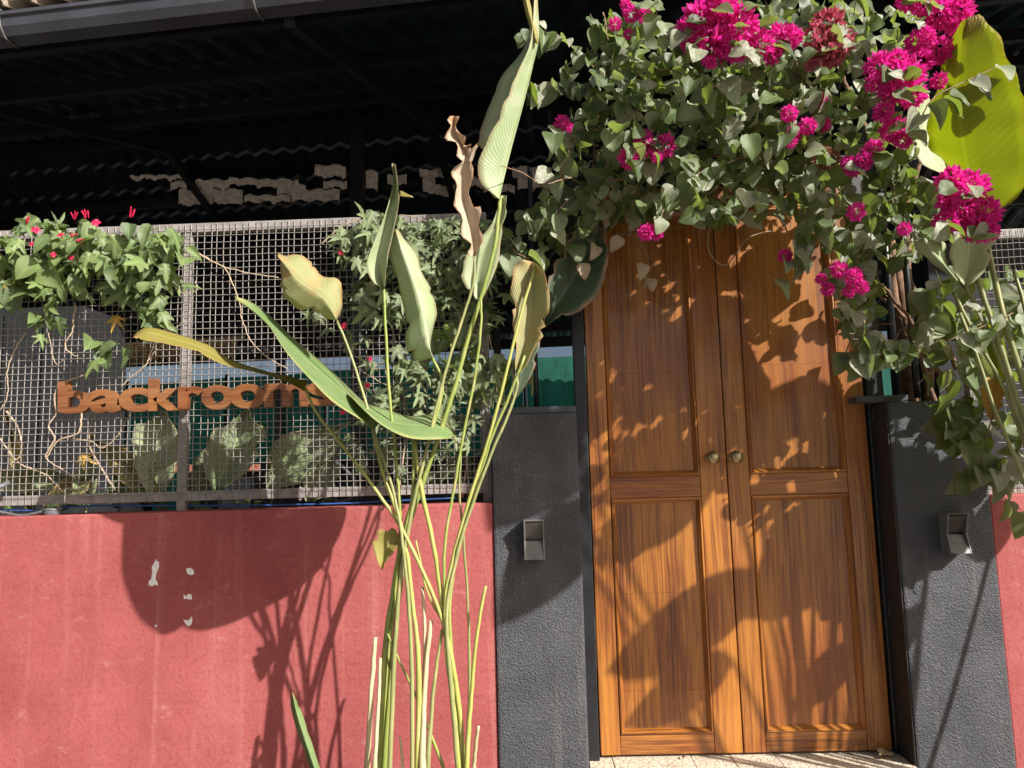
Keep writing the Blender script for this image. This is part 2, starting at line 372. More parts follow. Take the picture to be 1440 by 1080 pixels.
# doorstep with its tiles
step = thing('doorstep', ((XL+XR)/2, -.1, G), 'low doorstep of cream tiles with a cracked pattern under the double door', 'doorstep')
m = MB(); m.box(PIL1+.004, PIR0-.004, -.32, .30, G-.03, ZB-.026); m.build('slab', M['ground'], step)
edges = [PIL1+.006] + [P(px, 1075, .1).x for px in (862, 974, 1030, 1093, 1200)] + [PIR0-.006]
edges = sorted(edges)
for r0, r1 in ((-.315, .02), (.024, .29)):
    for k in range(len(edges)-1):
        t = MB(); d = rnd.uniform(-.0015, .0015); t.box(edges[k]+.0015, edges[k+1]-.0015, r0, r1-.002, ZB-.024, ZB-.010+d); t.build('tile', M['tile'], step, bevel=.0015)

# ------------------------------------------------------------------ red garden walls
def slab(name, x0, x1, y0, y1, zb, zt0, zt1, mat, parent=None, bevel=.006):
    m = MB(); m.hexa([(x0, y0, zb), (x1, y0, zb), (x1, y1, zb), (x0, y1, zb)], [(x0, y0, zt0), (x1, y0, zt1), (x1, y1, zt1), (x0, y1, zt0)])
    return m.build(name, mat, parent, bevel=bevel)
x0 = P(0, 726, 0)
zt0, zt1 = P(0, 727, 0).z, P(690, 707, 0).z
dz = (zt1-zt0)/(P(690, 707, 0).x-x0.x)
wl = slab('garden_wall', -3.6, PIL0-.001, 0, .18, G-.02, zt0+dz*(-3.6-x0.x), zt1, M['red'])
tag(wl, 'low red plastered wall under the wooden letters, with white bare spots', 'wall')
wr = slab('garden_wall', PIR1+.001, 3.2, 0, .18, G-.02, P(1400, 696, 0).z, P(1440, 694, 0).z+.01, M['red'])
tag(wr, 'low pinkish red wall beside the charcoal pillar overhung by bush leaves', 'wall')
def chip(pts):
    m = MB(); c = Vector((0, 0, 0)); ring = [P(x, y, -.0012) for x, y in pts]
    m.prism([p+Vector((0, .003, 0)) for p in ring], ring); m.build('bare_spot', M['chip'], wl)
def cpx(l): return [(x/2.7, 680+y/2.7) for x, y in l]
chip(cpx([(590, 292), (602, 297), (604, 315), (598, 330), (592, 345), (590, 365), (598, 376), (599, 388), (588, 384), (578, 390), (565, 386), (564, 372), (574, 362), (578, 335), (576, 318), (582, 306)]))
chip(cpx([(708, 322), (722, 320), (732, 326), (738, 342), (728, 348), (716, 345), (709, 338)]))
chip(cpx([(697, 420), (705, 430), (716, 418), (728, 424), (728, 440), (716, 440), (706, 436), (698, 440)]))
chip(cpx([(696, 518), (712, 520), (722, 514), (728, 503), (730, 520), (726, 536), (714, 542), (704, 532)]))
chip(cpx([(588, 534), (594, 540), (599, 537), (595, 545), (588, 545)]))
chip(cpx([(590, 288), (594, 288), (594, 292), (590, 292)]))

# ------------------------------------------------------------------ charcoal pillars
PT_L, PT_R = P(760, 581, 0).z, P(1330, 563, 0).z
pl = slab('gate_pillar', PIL0, PIL1, -.010, .30, G-.02, PT_L, PT_L, M['stucco'], bevel=.008)
tag(pl, 'charcoal stucco gate pillar between the red letter wall and the door', 'pillar')
pr = thing('gate_pillar', (PIR0, 0, G), 'charcoal stucco gate pillar with a sunlit lamp and bush leaves hanging over it', 'pillar')
slab('shaft', PIR0, PIR1, -.010, .30, G-.02, PT_R, PT_R, M['stucco'], pr, .008)
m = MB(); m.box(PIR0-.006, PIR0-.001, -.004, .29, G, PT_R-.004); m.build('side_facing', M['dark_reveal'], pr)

# ------------------------------------------------------------------ black door frame and rails over the pillars
fr = thing('door_frame', ((XL+XR)/2, .1, ZB), 'black square tube steel frame around the wooden double door', 'door frame')
FW = .052
m = MB(); m.box(PIL1+.004, XL-.006, DOOR_Y-.02, DOOR_Y+.05, ZB-.02, ZT+.05); m.build('post', M['black_metal'], fr, bevel=.003)
m = MB(); m.box(XR+.008, XR+.075, DOOR_Y-.012, DOOR_Y+.05, ZB-.02, ZT+.05); m.build('post', M['black_metal'], fr, bevel=.003)
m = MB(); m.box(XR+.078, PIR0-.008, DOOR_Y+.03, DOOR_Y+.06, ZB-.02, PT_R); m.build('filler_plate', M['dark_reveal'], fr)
m = MB(); m.box(PIL1+.004, XR+.075, DOOR_Y-.015, DOOR_Y+.055, ZT+.052, ZT+.11); m.build('lintel', M['black_metal'], fr, bevel=.003)
for zz in (.55, 1.35, 2.0):
    m = MB(); m.lathe((XR+.028, DOOR_Y-.012, ZB+zz*.95), (0, 0, 1), [(.001, -.04), (.009, -.04), (.009, .04), (.001, .04)], 10); m.build('hinge', M['black_metal'], fr, True)
for side, (xa, xb, zt) in enumerate(((PIL0+.02, PIL1, PT_L), (PIR0-.10, PIR0+.10, PT_R))):
    lab = ['grey steel channel lying across the top of the pillar beside the letter wall', 'grey steel channel lying across the top of the pillar under the bush stems'][side]
    rl = thing('cap_rail', ((xa+xb)/2, .1, zt), lab, 'rail')
    m = MB(); m.box(xa, xb, .03, .10, zt+.002, zt+.028); m.build('channel', M['cap_steel'], rl, bevel=.002)
pxs = [(755, 579, 440, .055), (1290, 556, 380, .03), (1263, 556, 380, .10)]
labs = ['thin black pipe post standing on the pillar beside the green net', 'black pipe post standing on the pillar among the bush stems, the nearer of the two', 'black pipe post standing behind another pipe among the bush stems']
for (px, yb, yt, Y), lb in zip(pxs, labs):
    a = P(px, yb, Y); top = ZT+.08
    m = MB(); m.tube([(a.x, Y, a.z-.01), (a.x, Y, top)], .0125 if px != 755 else .010, 12)
    o = m.build('pipe_post', M['black_metal'], None, True); tag(o, lb, 'post', 'pipe posts on the pillars')

# ------------------------------------------------------------------ wooden double door
def door(x0, x1, wl_, wr_, knob_x, seams, lab):
    d = thing('wooden_door', ((x0+x1)/2, DOOR_Y, ZB), lab, 'door', 'leaves of the double door')
    F = DOOR_Y; T = .038; z1 = ZT
    zb1 = P(1046, 1031, F).z; zl0 = P(1040, 697, F).z; zl1 = P(1040, 667, F).z; zt1 = z1-.10
    a, b = x0+wl_, x1-wr_
    def bx(n, xa, xb, za, zb, mat, f=0): mm = MB(); mm.box(xa, xb, F+f, F+T, za, zb); return mm.build(n, mat, d, bevel=.003)
    bx('stile', x0, a-.0008, ZB, z1, M['wood_v']); bx('stile', b+.0008, x1, ZB, z1, M['wood_v'])
    bx('rail', a, b, ZB, zb1, M['wood_h'], .0015); bx('rail', a, b, zl0, zl1, M['wood_h'], .0015); bx('rail', a, b, zt1, z1, M['wood_h'], .0015)
    for (za, zb, ss) in ((zb1, zl0, seams[1]), (zl1, zt1, seams[0])):
        cuts = [za] + sorted(ss) + [zb]
        for k in range(len(cuts)-1):
            mm = MB(); mm.box(a-.002, b+.002, F+.0155+rnd.uniform(0, .0007), F+T-.004, cuts[k]+.00035, cuts[k+1]-.00035); pan = mm.build('panel', M['wood_panel'], d)
        # moulding: four mitred sloping strips round the recess
        wd = .021; ci = [(a, za), (b, za), (b, zb), (a, zb)]; co = [(a+wd, za+wd), (b-wd, za+wd), (b-wd, zb-wd), (a+wd, zb-wd)]
        for k in range(4):
            p, q, r_, s_ = ci[k], ci[(k+1) % 4], co[(k+1) % 4], co[k]
            mm = MB(); mid = lambda u, v: ((u[0]+v[0])/2, (u[1]+v[1])/2)
            lp = lambda u, v, k_: (u[0]+(v[0]-u[0])*k_, u[1]+(v[1]-u[1])*k_)
            prf = [(0, .002), (.18, -.0045), (.38, -.0055), (.58, .001), (.74, .005), (1, .0150)]
            mm.grid([[(lp(p, s_, k_)[0], F+y_, lp(p, s_, k_)[1]), (lp(q, r_, k_)[0], F+y_, lp(q, r_, k_)[1])] for k_, y_ in prf])
            mm.build('moulding', M['wood_h'] if k % 2 == 0 else M['wood_v'], pan)
    kz = P(1018, 643, F-.04).z
    kn = MB(); kn.lathe((knob_x, F, kz), (0, -1, 0), [(.0085, .0075), (.008, .026), (.013, .030), (.021, .037), (.0255, .046), (.0255, .053), (.021, .062), (.012, .068), (.004, .0695), (.0005, .0697)], 28)
    ko = kn.build('knob', M['brass'], d, True)
    kr = MB(); kr.lathe((knob_x, F, kz), (0, -1, 0), [(.0005, -.001), (.021, -.001), (.021, .003), (.016, .006), (.009, .009)], 28); kr.build('rose', M['brass'], ko, True)
zpx = lambda y: P(1040, y, DOOR_Y).z
door(XL, XM-.0022, P(873, 1050, DOOR_Y).x-XL, XM-P(1006, 1050, DOOR_Y).x, P(1003, 643, DOOR_Y-.05).x, ([zpx(520)], [zpx(832), zpx(970)]), 'glossy brown wooden door leaf hung beside the pillar with the letter wall')
door(XM+.0022, XR, P(1077, 1050, DOOR_Y).x-XM, XR-P(1221, 1050, DOOR_Y).x, P(1036, 642, DOOR_Y-.05).x, ([zpx(513)], [zpx(930)]), 'glossy brown wooden door leaf hung beside the pillar with the pipe posts')

# ------------------------------------------------------------------ wall lamps
def lamp(cx, cy, lab, rz=0):
    c = P(cx, cy, -.012); W, H = .038, .070
    d = thing('wall_lamp', c, lab, 'lamp', 'wall lamps on the pillars')
    y0 = -.010
    m = MB(); m.box(c.x-W+.006, c.x+W-.006, y0-.012, y0+.001, c.z-H+.006, c.z+H-.006); m.build('back_plate', M['lamp_metal'], d, bevel=.002)
    for s in (-1, 1):    # side cheeks with a waist
        xs = c.x+s*W; xa, xb = min(xs, xs-s*.006), max(xs, xs-s*.006)
        pr_ = [(y0, -H), (y0-.066, -H), (y0-.048, 0), (y0-.066, H), (y0, H)]
        m = MB(); m.prism([(xa, y, c.z+z) for y, z in pr_], [(xb, y, c.z+z) for y, z in pr_]); m.build('side_cheek', M['lamp_metal'], d, bevel=.001)
    m = MB(); pr_ = [(y0-.012, H-.004), (y0-.062, H-.004), (y0-.030, .004), (y0-.012, .004)]
    m.prism([(c.x-W+.0065, y, c.z+z) for y, z in pr_], [(c.x+W-.0065, y, c.z+z) for y, z in pr_]); m.build('upper_lens', M['lamp_glass'], d)
    m = MB(); pr_ = [(y0-.012, -.004), (y0-.034, -.004), (y0-.068, -H+.001), (y0-.012, -H+.001)]
    m.prism([(c.x-W+.0065, y, c.z+z) for y, z in pr_], [(c.x+W-.0065, y, c.z+z) for y, z in pr_]); m.build('lower_reflector', M['lamp_metal'], d)
    m = MB(); m.box(c.x-W, c.x+W, y0-.067, y0, c.z+H+.0005, c.z+H+.004); m.build('top_cap', M['lamp_metal'], d)
lamp(751, 758, 'grey metal up and down lamp on the pillar beside the letter wall')
lamp(1336, 749, 'grey metal up and down lamp on the pillar under the hanging bush leaves')

# ------------------------------------------------------------------ mesh fences
WIRE = {}
def wire(parent, a, b, w=.0033, phase=0.0):
    """one crimped wire; alike wires share mesh data"""
    a = Vector(a); b = Vector(b); L = (b-a).length; key = (round(L, 2), round(w, 4))
    if key not in WIRE:
        m = MB(); n = 26; m.tube([(math.sin(k*2.1)*.0007, math.cos(k*1.7)*.0007, k/n*key[0]) for k in range(n+1)], w/2, 4, False)
        WIRE[key] = m.mesh('wire', M['wire_steel'])
    z = (b-a).normalized(); x = z.orthogonal().normalized() if abs(z.y) > .9 else Vector((0, 1, 0)).cross(z).normalized(); y = z.cross(x)
    mw = Matrix(((x.x, y.x, z.x*L/key[0], a.x), (x.y, y.y, z.y*L/key[0], a.y), (x.z, y.z, z.z*L/key[0], a.z), (0, 0, 0, 1)))
    return link('wire', WIRE[key], parent, mw)
FY = .075
def fence(x0, x1, zb0, zb1, zt0, zt1, posts, lab, nv, nh):
    f = thing('mesh_fence', ((x0+x1)/2, FY, zb0), lab, 'fence')
    lerp = lambda a, b, t: a+(b-a)*t
    Zb = lambda x: lerp(zb0, zb1, (x-x0)/(x1-x0)); Zt = lambda x: lerp(zt0, zt1, (x-x0)/(x1-x0))
    y = FY+.022
    for nm, fn in (('bottom_rail', Zb), ('top_rail', Zt)):
        s = .019; m = MB(); m.bar((x0, y, fn(x0)), (x1, y, fn(x1)), .034, .038); m.build(nm, M['fence_steel'], f, bevel=.002)
    for px in posts:
        m = MB(); m.bar((px, y+.002, G+.0), (px, y+.002, Zt(px)-.02), .034, .036, (0, 1, 0)); m.build('post', M['fence_steel'], f, bevel=.002)
    for k in range(nv):
        x = lerp(x0, x1, (k+.5)/nv)+rnd.uniform(-.0015, .0015)
        wire(f, (x, FY+rnd.uniform(-.001, .001), Zb(x)-.016), (x+rnd.uniform(-.003, .003), FY, Zt(x)+.014))
    for k in range(nh):
        t = (k+.5)/nh; d = rnd.uniform(-.002, .002)
        wire(f, (x0, FY-.0035, lerp(zb0, zt0, t)+d), (x1, FY-.0035, lerp(zb1, zt1, t)+d+rnd.uniform(-.002, .002)))
    return f
fx0 = P(0, 705, FY); fx1 = P(686, 686, FY); ft0 = P(0, 330, FY); ft1 = P(686, 304, FY)
sl_b = (fx1.z-fx0.z)/(fx1.x-fx0.x); sl_t = (ft1.z-ft0.z)/(ft1.x-ft0.x); XF = -2.75
FX1 = PIL0-.006
fence(XF, FX1, fx0.z+sl_b*(XF-fx0.x), fx1.z, ft0.z+sl_t*(XF-ft0.x), ft1.z, [P(261, 500, FY+.02).x, FX1-.018, XF+.02], 'square steel mesh fence on the red wall carrying the wooden letters', 98, 40)
fa = P(1388, 690, FY); fb = P(1388, 330, FY)
fence(PIR1+.01, 3.0, fa.z, fa.z+.01, fb.z, fb.z+.02, [PIR1+.03, 2.98], 'square steel mesh fence beside the pillar behind the bush and broad leaves', 52, 36)

# ------------------------------------------------------------------ wooden letters
sg = thing('letter_sign', P(270, 578, FY-.02), 'rusty brown wooden letters reading backrooms fixed on the steel mesh', 'sign')
glyphs = [('b', 81, 128, 536, 582), ('a', 126, 169, 547, 581), ('c', 167, 209, 545, 579.5), ('k', 208, 252, 532, 578), ('r', 250, 286, 543, 577), ('o', 283, 327, 541, 576.5),
          ('o', 323, 373, 539.5, 575), ('m', 371, 434, 538, 573), ('s', 432, 474, 536, 571)]
dg = bpy.context.evaluated_depsgraph_get()
for gi, (ch, xa, xb, ya, yb) in enumerate(glyphs):
    cu = bpy.data.curves.new('letter', 'FONT'); cu.body = ch; cu.offset = .030; cu.extrude = .05; cu.resolution_u = 6
    tmp = bpy.data.objects.new('tmp', cu); COL.objects.link(tmp); bpy.context.view_layer.update()
    me = bpy.data.meshes.new_from_object(tmp.evaluated_get(bpy.context.evaluated_depsgraph_get())); bpy.data.objects.remove(tmp)
    me.name = 'letter'; xs = [v.co.x for v in me.vertices]; ys = [v.co.y for v in me.vertices]; zs = [v.co.z for v in me.vertices]
    yf = FY-.034
    A, B, C_ = P(xa, yb, yf), P(xb, yb-(xb-xa)*.026, yf), P(xa, ya+(xb-xa)*.013, yf)
    for v in me.vertices:
        u = (v.co.x-min(xs))/(max(xs)-min(xs)); t = (v.co.y-min(ys))/(max(ys)-min(ys)); d = (v.co.z-min(zs))/(max(zs)-min(zs))
        p = A+(B-A)*u+(C_-A)*t; v.co = (p.x, yf+(1-d)*.028+(gi % 2)*.0006, p.z)
    me.materials.clear(); me.materials.append(M['sign_wood'])
    link('letter', me, sg)

# ------------------------------------------------------------------ veranda roof behind
ZG = 3.535
ga, gb = PZ(13, 58, ZG-.125), PZ(540, -2, ZG-.125)
U = (gb-ga); U.z = 0; U.normalize(); V = Vector((-U.y, U.x, 0))     # along the gutter, into the building
O = ga + V*.12 - U*4.4
LEN = 14.8
def B(u, v, z): q = O+U*u+V*v; return Vector((q.x, q.y, z))
roof = thing('veranda_roof', B(LEN/2, 3.5, G), 'dark veranda roof of tile shaped metal sheets with a grey gutter', 'roof')
RIDGE_V, EAVE_V = 3.1, 6.9
ZR = ZG+1.0; ZE = 2.98
def sheet(u0, u1, v0, v1, z0, z1, mat, par, nm='roof_sheet', rows=None):
    m = MB(); nu = int((u1-u0)/.033); L = abs(v1-v0); rows = rows or max(2, int(L/.34)); R_ = []
    for j in range(rows):
        for e in (0.0, .96):
            t = (j+e)/rows
            R_.append([B(u0+(u1-u0)*i/nu, v0+(v1-v0)*t, z0+(z1-z0)*t+.022*math.sin((u0+(u1-u0)*i/nu)*2*math.pi/.20)+(-.016 if e else .010)) for i in range(nu+1)])
    m.grid(R_); return m.build(nm, mat, par)
for k in range(14):
    u0 = k*1.06; lift = .004*(k % 2)
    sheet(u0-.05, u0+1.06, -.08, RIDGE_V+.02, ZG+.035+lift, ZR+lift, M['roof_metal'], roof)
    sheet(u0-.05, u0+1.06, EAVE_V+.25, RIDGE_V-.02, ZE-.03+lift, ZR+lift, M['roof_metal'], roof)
m = MB(); m.grid([[B(-.05, RIDGE_V-.22, ZR-.02), B(-.05, RIDGE_V, ZR+.06), B(-.05, RIDGE_V+.22, ZR-.05)], [B(LEN, RIDGE_V-.22, ZR-.02), B(LEN, RIDGE_V, ZR+.06), B(LEN, RIDGE_V+.22, ZR-.05)]]); m.build('ridge_cap', M['roof_metal'], roof)
for uu in (-.03, LEN):
    m = MB(); m.prism([B(uu, 0, ZG), B(uu, RIDGE_V, ZR-.03), B(uu, EAVE_V, ZE-.05), B(uu, EAVE_V, 2.4), B(uu, 0, 2.4)], [B(uu+.03, 0, ZG), B(uu+.03, RIDGE_V, ZR-.03), B(uu+.03, EAVE_V, ZE-.05), B(uu+.03, EAVE_V, 2.4), B(uu+.03, 0, 2.4)]); m.build('gable_sheet', M['roof_metal'], roof)
m = MB(); prof = [(-.125, .012), (-.135, .020), (-.165, .018), (-.168, -.004), (-.156, -.010), (-.152, -.060), (-.125, -.100), (-.04, -.108), (-.02, -.02)]
lo = [B(-.3, v, ZG+z) for v, z in prof]; hi = [B(LEN, v, ZG+z) for v, z in prof]
m.grid([lo, hi]); gt = m.build('gutter', M['gutter_paint'], roof)
sd = gt.modifiers.new('thick', 'SOLIDIFY'); sd.thickness = .006
et = None
for k in range(60):
    uu = 3.0+k*.165
    m = MB(); rr = []
    for v0, z0 in ((-.175, .040), (.35, .215)):
        rr.append([B(uu+.078*math.cos(a), v0, ZG+z0+.062*math.sin(a)) for a in [math.pi*j/10 for j in range(11)]])
    m.grid(rr); o = m.build('eave_tile', M['clay_tile'], roof, True); sd = o.modifiers.new('thick', 'SOLIDIFY'); sd.thickness = .012
for uu in (4.38, 5.78, 7.2, 8.6):
    m = MB(); m.tube([B(uu, v, ZG+z) for v, z in [(-.12, .026), (-.172, .024), (-.176, -.006), (-.160, -.062), (-.129, -.107), (-.04, -.115)]], .006, 6); m.build('gutter_bracket', M['lamp_metal'], gt, True)
m = MB(); m.bar(B(-.3, .05, ZG-.03), B(LEN, .05, ZG-.03), .05, .13); m.build('fascia', M['roof_steel'], roof)
def zroof(v): return (ZG+.035+(ZR-ZG-.035)*(v/RIDGE_V) if v < RIDGE_V else ZR+(ZE-ZR)*((v-RIDGE_V)/(EAVE_V-RIDGE_V)))
for v in (1.0, 2.1, 3.1, 3.9, 4.8, 5.7, 6.6):
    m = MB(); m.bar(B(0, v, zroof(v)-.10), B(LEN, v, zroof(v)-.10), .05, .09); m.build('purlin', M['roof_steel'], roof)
for uu in (.6, 3.2, 5.9, 8.8, 11.6, 14.0):
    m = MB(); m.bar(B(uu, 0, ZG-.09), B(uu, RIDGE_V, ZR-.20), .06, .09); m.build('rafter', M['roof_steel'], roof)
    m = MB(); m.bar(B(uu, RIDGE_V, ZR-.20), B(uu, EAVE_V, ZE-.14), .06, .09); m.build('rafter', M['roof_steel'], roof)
for uu in (.2, 14.4):
    m = MB(); m.bar(B(uu, .12, G), B(uu, .12, ZG-.10), .09, .09, (0, 1, 0)); m.build('post', M['black_metal'], roof)
for v, zz in ((3.1, ZG-.30), (4.4, ZG-.25)):
    m = MB(); m.bar(B(0, v, zz), B(LEN, v, zz), .06, .10); m.build('long_beam', M['roof_steel'], roof)
pq = P(503, 300, 3.0); m = MB(); m.bar((pq.x, 3.0, G), (pq.x, 3.0, ZG+.4), .10, .10, (0, 1, 0)); m.build('post', M['black_metal'], roof)
for px in (20, 130, 395, 560, 700, 905):
    pq = P(px, 520, 6.2); m = MB(); m.bar((pq.x, 6.2, G), (pq.x, 6.2, ZE+.02), .09, .09, (0, 1, 0)); m.build('post', M['black_metal'], roof)
m = MB(); m.bar(B(0, EAVE_V, ZE-.12), B(LEN, EAVE_V, ZE-.12), .06, .14); m.build('eave_beam', M['roof_steel'], roof)

# green net fence at the far side
netY = 8.2
nf = thing('shade_net_fence', (0, netY, G), 'green shade net stretched between dark posts behind the veranda', 'fence')
zn0, zn1 = P(300, 532, netY).z, P(790, 500, netY).z; xn0, xn1 = P(300, 532, netY).x, P(790, 500, netY).x
znf = lambda x: zn0+(zn1-zn0)*(x-xn0)/(xn1-xn0)
xs = [-9+1.5*k for k in range(13)]
for k in range(12):
    a, b = xs[k], xs[k+1]; n = 8
    m = MB(); m.grid([[(a+.03+(b-a-.06)*i/n, netY+.05*math.sin(i*1.3+k)*(j/4)*(1-j/4), G+(min(znf(a+(b-a)*i/n), znf(2.5))-G)*j/4-.02*math.sin(math.pi*i/n)*(j == 4)) for i in range(n+1)] for j in range(5)])
    m.build('net_panel', M['net'], nf, True)
for k in range(13):
    m = MB(); m.tube([(xs[k], netY-.05, G), (xs[k], netY-.05, min(znf(xs[k]), znf(2.5))+.05)], .025, 8); m.build('post', M['black_metal'], nf, True)

# ------------------------------------------------------------------ things under the veranda
def boxthing(name, px0, px1, py0, py1, Y, dep, mat, lab, cat, parts):
    a = P(px0, py1, Y); b = P(px1, py0, Y)
    d = thing(name, ((a.x+b.x)/2, Y, G), lab, cat)
    parts(d, a.x, b.x, a.z, b.z, Y, dep, mat); return d
def cab(d, x0, x1, z0, z1, Y, dep, mat):
    m = MB(); m.box(x0, x1, Y, Y+dep, -.02, z1); m.build('carcass', mat, d, bevel=.006)
    n = 3
    for k in range(n):
        m = MB(); m.box(x0+(x1-x0)*k/n+.008, x0+(x1-x0)*(k+1)/n-.008, Y-.016, Y-.001, .08, z1-.03); m.build('front_panel', mat, d, bevel=.004)
boxthing('cabinet', -60, 118, 430, 640, 1.5, .5, M['dark_panel'], 'tall dark grey panelled cabinet behind the mesh and vine', 'cabinet', cab)
def bench(d, x0, x1, z0, z1, Y, dep, mat):
    for k in range(3):
        m = MB(); m.box(x0, x1, Y+k*dep/3, Y+(k+1)*dep/3-.015, z1-.05, z1-.001*k); m.build('seat_board', mat, d, bevel=.004)
    for x in (x0+.05, x1-.12):
        m = MB(); m.box(x, x+.07, Y+.04, Y+dep-.04, -.02, z1-.051); m.build('leg', M['black_metal'], d)
boxthing('bench', 150, 335, 652, 672, 1.9, .4, M['bench_wood'], 'reddish brown wooden bench behind the mesh and broad leaves', 'bench', bench)
boxthing('cabinet', 1330, 1760, 330, 700, 1.3, .5, M['dark_panel'], 'tall dark panelled screen added behind the mesh beside the bush stems', 'cabinet', cab)  # dark screen added to keep the gap behind the mesh dark, no real cabinet
boxthing('dark_block', 255, 700, 640, 700, 3.4, .6, M['dark_panel'], 'long dark block added under the veranda before the green net', 'dark_block', cab)  # dark block added to darken the space below the net
# ragged thatch fringe hanging in front of the bright gap
th = thing('thatch_fringe', P(260, 470, 5.0), 'ragged straw fringe hanging in the bright gap behind the letters', 'thatch')
pole = MB(); pole.tube([P(110, 488, 5.0), P(345, 474, 5.0)], .02, 8); pole.build('pole', M['dry_stem'], th, True)
for k in range(16):
    m = MB(); px = 170+k*10.5; py = 485-k*.6
    for j in range(26):
        a = P(px+rnd.uniform(-5, 5), py, 5.0+rnd.uniform(-.03, .03)); L = rnd.uniform(.10, .24); dx = rnd.uniform(-.05, .05); w_ = .006
        m.quad(a+Vector((-w_, 0, 0)), a+Vector((w_, 0, 0)), a+Vector((dx+w_*.4, rnd.uniform(-.03, .03), -L)), a+Vector((dx-w_*.4, 0, -L)))
    m.build('straw_bundle', M['straw'], th)
# pale scalloped pieces hung below the purlins of the far slope
pt = thing('pale_strip', P(480, 262, 5.2), 'row of pale scalloped pieces hung under the dark roof slope', 'tiles')
def RP(x, y, off):
    Y = 4.3
    while Y < 8:
        p = P(x, y, Y); v = (p-O).dot(V)
        if v > RIDGE_V and p.z > zroof(v)-off: return p
        Y += .01
    return p
def patch(xa, xb, ya, yb, Y, holes=0):
    m = MB(); n = max(6, int((xb-xa)/3)); top, bot = [], []
    for i in range(n+1):
        x = xa+(xb-xa)*i/n; s = abs(math.sin(x*.13))*4.5
        top.append(RP(x, ya-s*.7+rnd.uniform(-1, 1), .17)); bot.append(RP(x+rnd.uniform(-1, 1), yb-s+rnd.uniform(-1.5, 1.5), .17))
    m.grid([top, bot]); o = m.build('tile', M['pale_piece'], pt); sd = o.modifiers.new('thick', 'SOLIDIFY'); sd.thickness = .012
for (xa, xb, ya, yb) in [(183, 262, 248, 254), (240, 262, 257, 267), (252, 300, 268, 290), (275, 322, 254, 267), (300, 342, 268, 288), (322, 362, 252, 262), (344, 408, 276, 286), (362, 420, 254, 265), (390, 430, 262, 275), (410, 478, 268, 284), (443, 486, 234, 250), (455, 488, 256, 266),
                         (515, 532, 242, 268), (545, 572, 248, 262), (590, 626, 240, 252), (594, 612, 252, 272), (612, 640, 262, 276), (640, 690, 252, 264), (720, 776, 236, 250), (728, 752, 250, 268), (752, 776, 252, 266), (680, 724, 262, 272)]:
    patch(xa, xb, ya, yb, 5.35)

# ------------------------------------------------------------------ leaf shapes
def leafmesh(name, prof, mat, n=6, fold=.18, droop=.25, wave=.0, L=1.0, twist=0.0):
    m = MB(); rows = []
    for i in range(n+1):
        v = i/n; hw = prof(v); rows.append([])
        for s in (-1, -.5, 0, .5, 1):
            x = s*hw; rows[-1].append((x, v*L, fold*abs(x)*1.2-droop*v*v+wave*math.sin(v*9+s*2)*abs(s)+twist*x*v))
    m.grid(rows, True); return m.mesh(name, mat, True)
heart = lambda v: .44*(math.sin(math.pi*min(1, (v+.04))**.62))**.9*(1-.25*v) if v < .97 else .012
def heart(v): return max(.006, 1.12*(v+.004)**.50*max(0, 1-v)**.90)
LEAF_B = [leafmesh('leaf', heart, M['boug_leaf'], 9, f, d, w_, 1.0, tw) for f, d, w_, tw in ((.25, .22, .04, 0), (.1, .45, .05, .3), (.6, .15, .03, -.35), (-.25, .3, .06, .1), (.3, .65, .03, .4), (.8, .3, .02, .1), (.45, -.15, .05, -.5), (.2, .1, .07, .2))]
def palmate(name, mat, lobes, depth, droop):
    m = MB(); N = 40; m.v.append(Vector((0, .28, 0))); m.uv[0] = (.5, .3)
    for k in range(N):
        a = 2*math.pi*k/N-math.pi/2; th = a-math.pi/2
        while th > math.pi: th -= 2*math.pi
        while th < -math.pi: th += 2*math.pi
        r = 0
        for (la, ll, lw) in lobes: r = max(r, ll*math.exp(-(abs(th-la)/lw)**1.35))
        r = max(r, depth)
        x, y = math.sin(-th)*r, .28+math.cos(th)*r
        m.v.append(Vector((x, y, -droop*(x*x+(y-.2)**2)*1.0+.05*math.cos(th*5)))); m.uv[k+1] = (.5+.5*x, y)
    m.f = [(0, 1+k, 1+(k+1) % N) for k in range(N)]; return m.mesh(name, mat, True)
LOB5 = [(0, .74, .30), (.95, .62, .28), (-.95, .62, .28), (1.95, .46, .35), (-1.95, .46, .35)]
LOB3 = [(0, .76, .52), (1.0, .60, .46), (-1.0, .60, .46), (2.1, .44, .55), (-2.1, .44, .55)]
LEAF_V = [palmate('leaf', M['vine_leaf'], LOB3, .32, .35), palmate('leaf', M['vine_leaf'], LOB3, .34, .8), palmate('leaf', M['vine_leaf'], LOB5, .22, .6), leafmesh('leaf', heart, M['vine_leaf'], 8, .4, .4, .04), leafmesh('leaf', lambda v: .55*heart(v), M['vine_leaf'], 8, .5, .5, .04)]
LEAF_D = [palmate('leaf', M['vine_dark'], LOB5, .20, .5), palmate('leaf', M['vine_dark'], LOB3, .26, .8), palmate('leaf', M['vine_dark'], LOB5, .22, .2)]
lance = lambda v: max(.01, .26*math.sin(math.pi*min(1, v*.96+.04)**.8))
LEAF_Y = palmate('leaf', M['yellow_leaf'], LOB5, .2, .6)
def rv(s=1.0): return Vector((rnd.gauss(0, s), rnd.gauss(0, s), rnd.gauss(0, s)))
def put_leaf(par, me, pos, size, along=None, nrm=None, jit=.45, name='leaf'):
    al = (along or Vector((0, -.35, -.8)))+rv(jit); nn = (nrm or Vector((.25, -.8, .55)))+rv(jit)
    return link(name, me, par, frame(pos, al, nn, size))

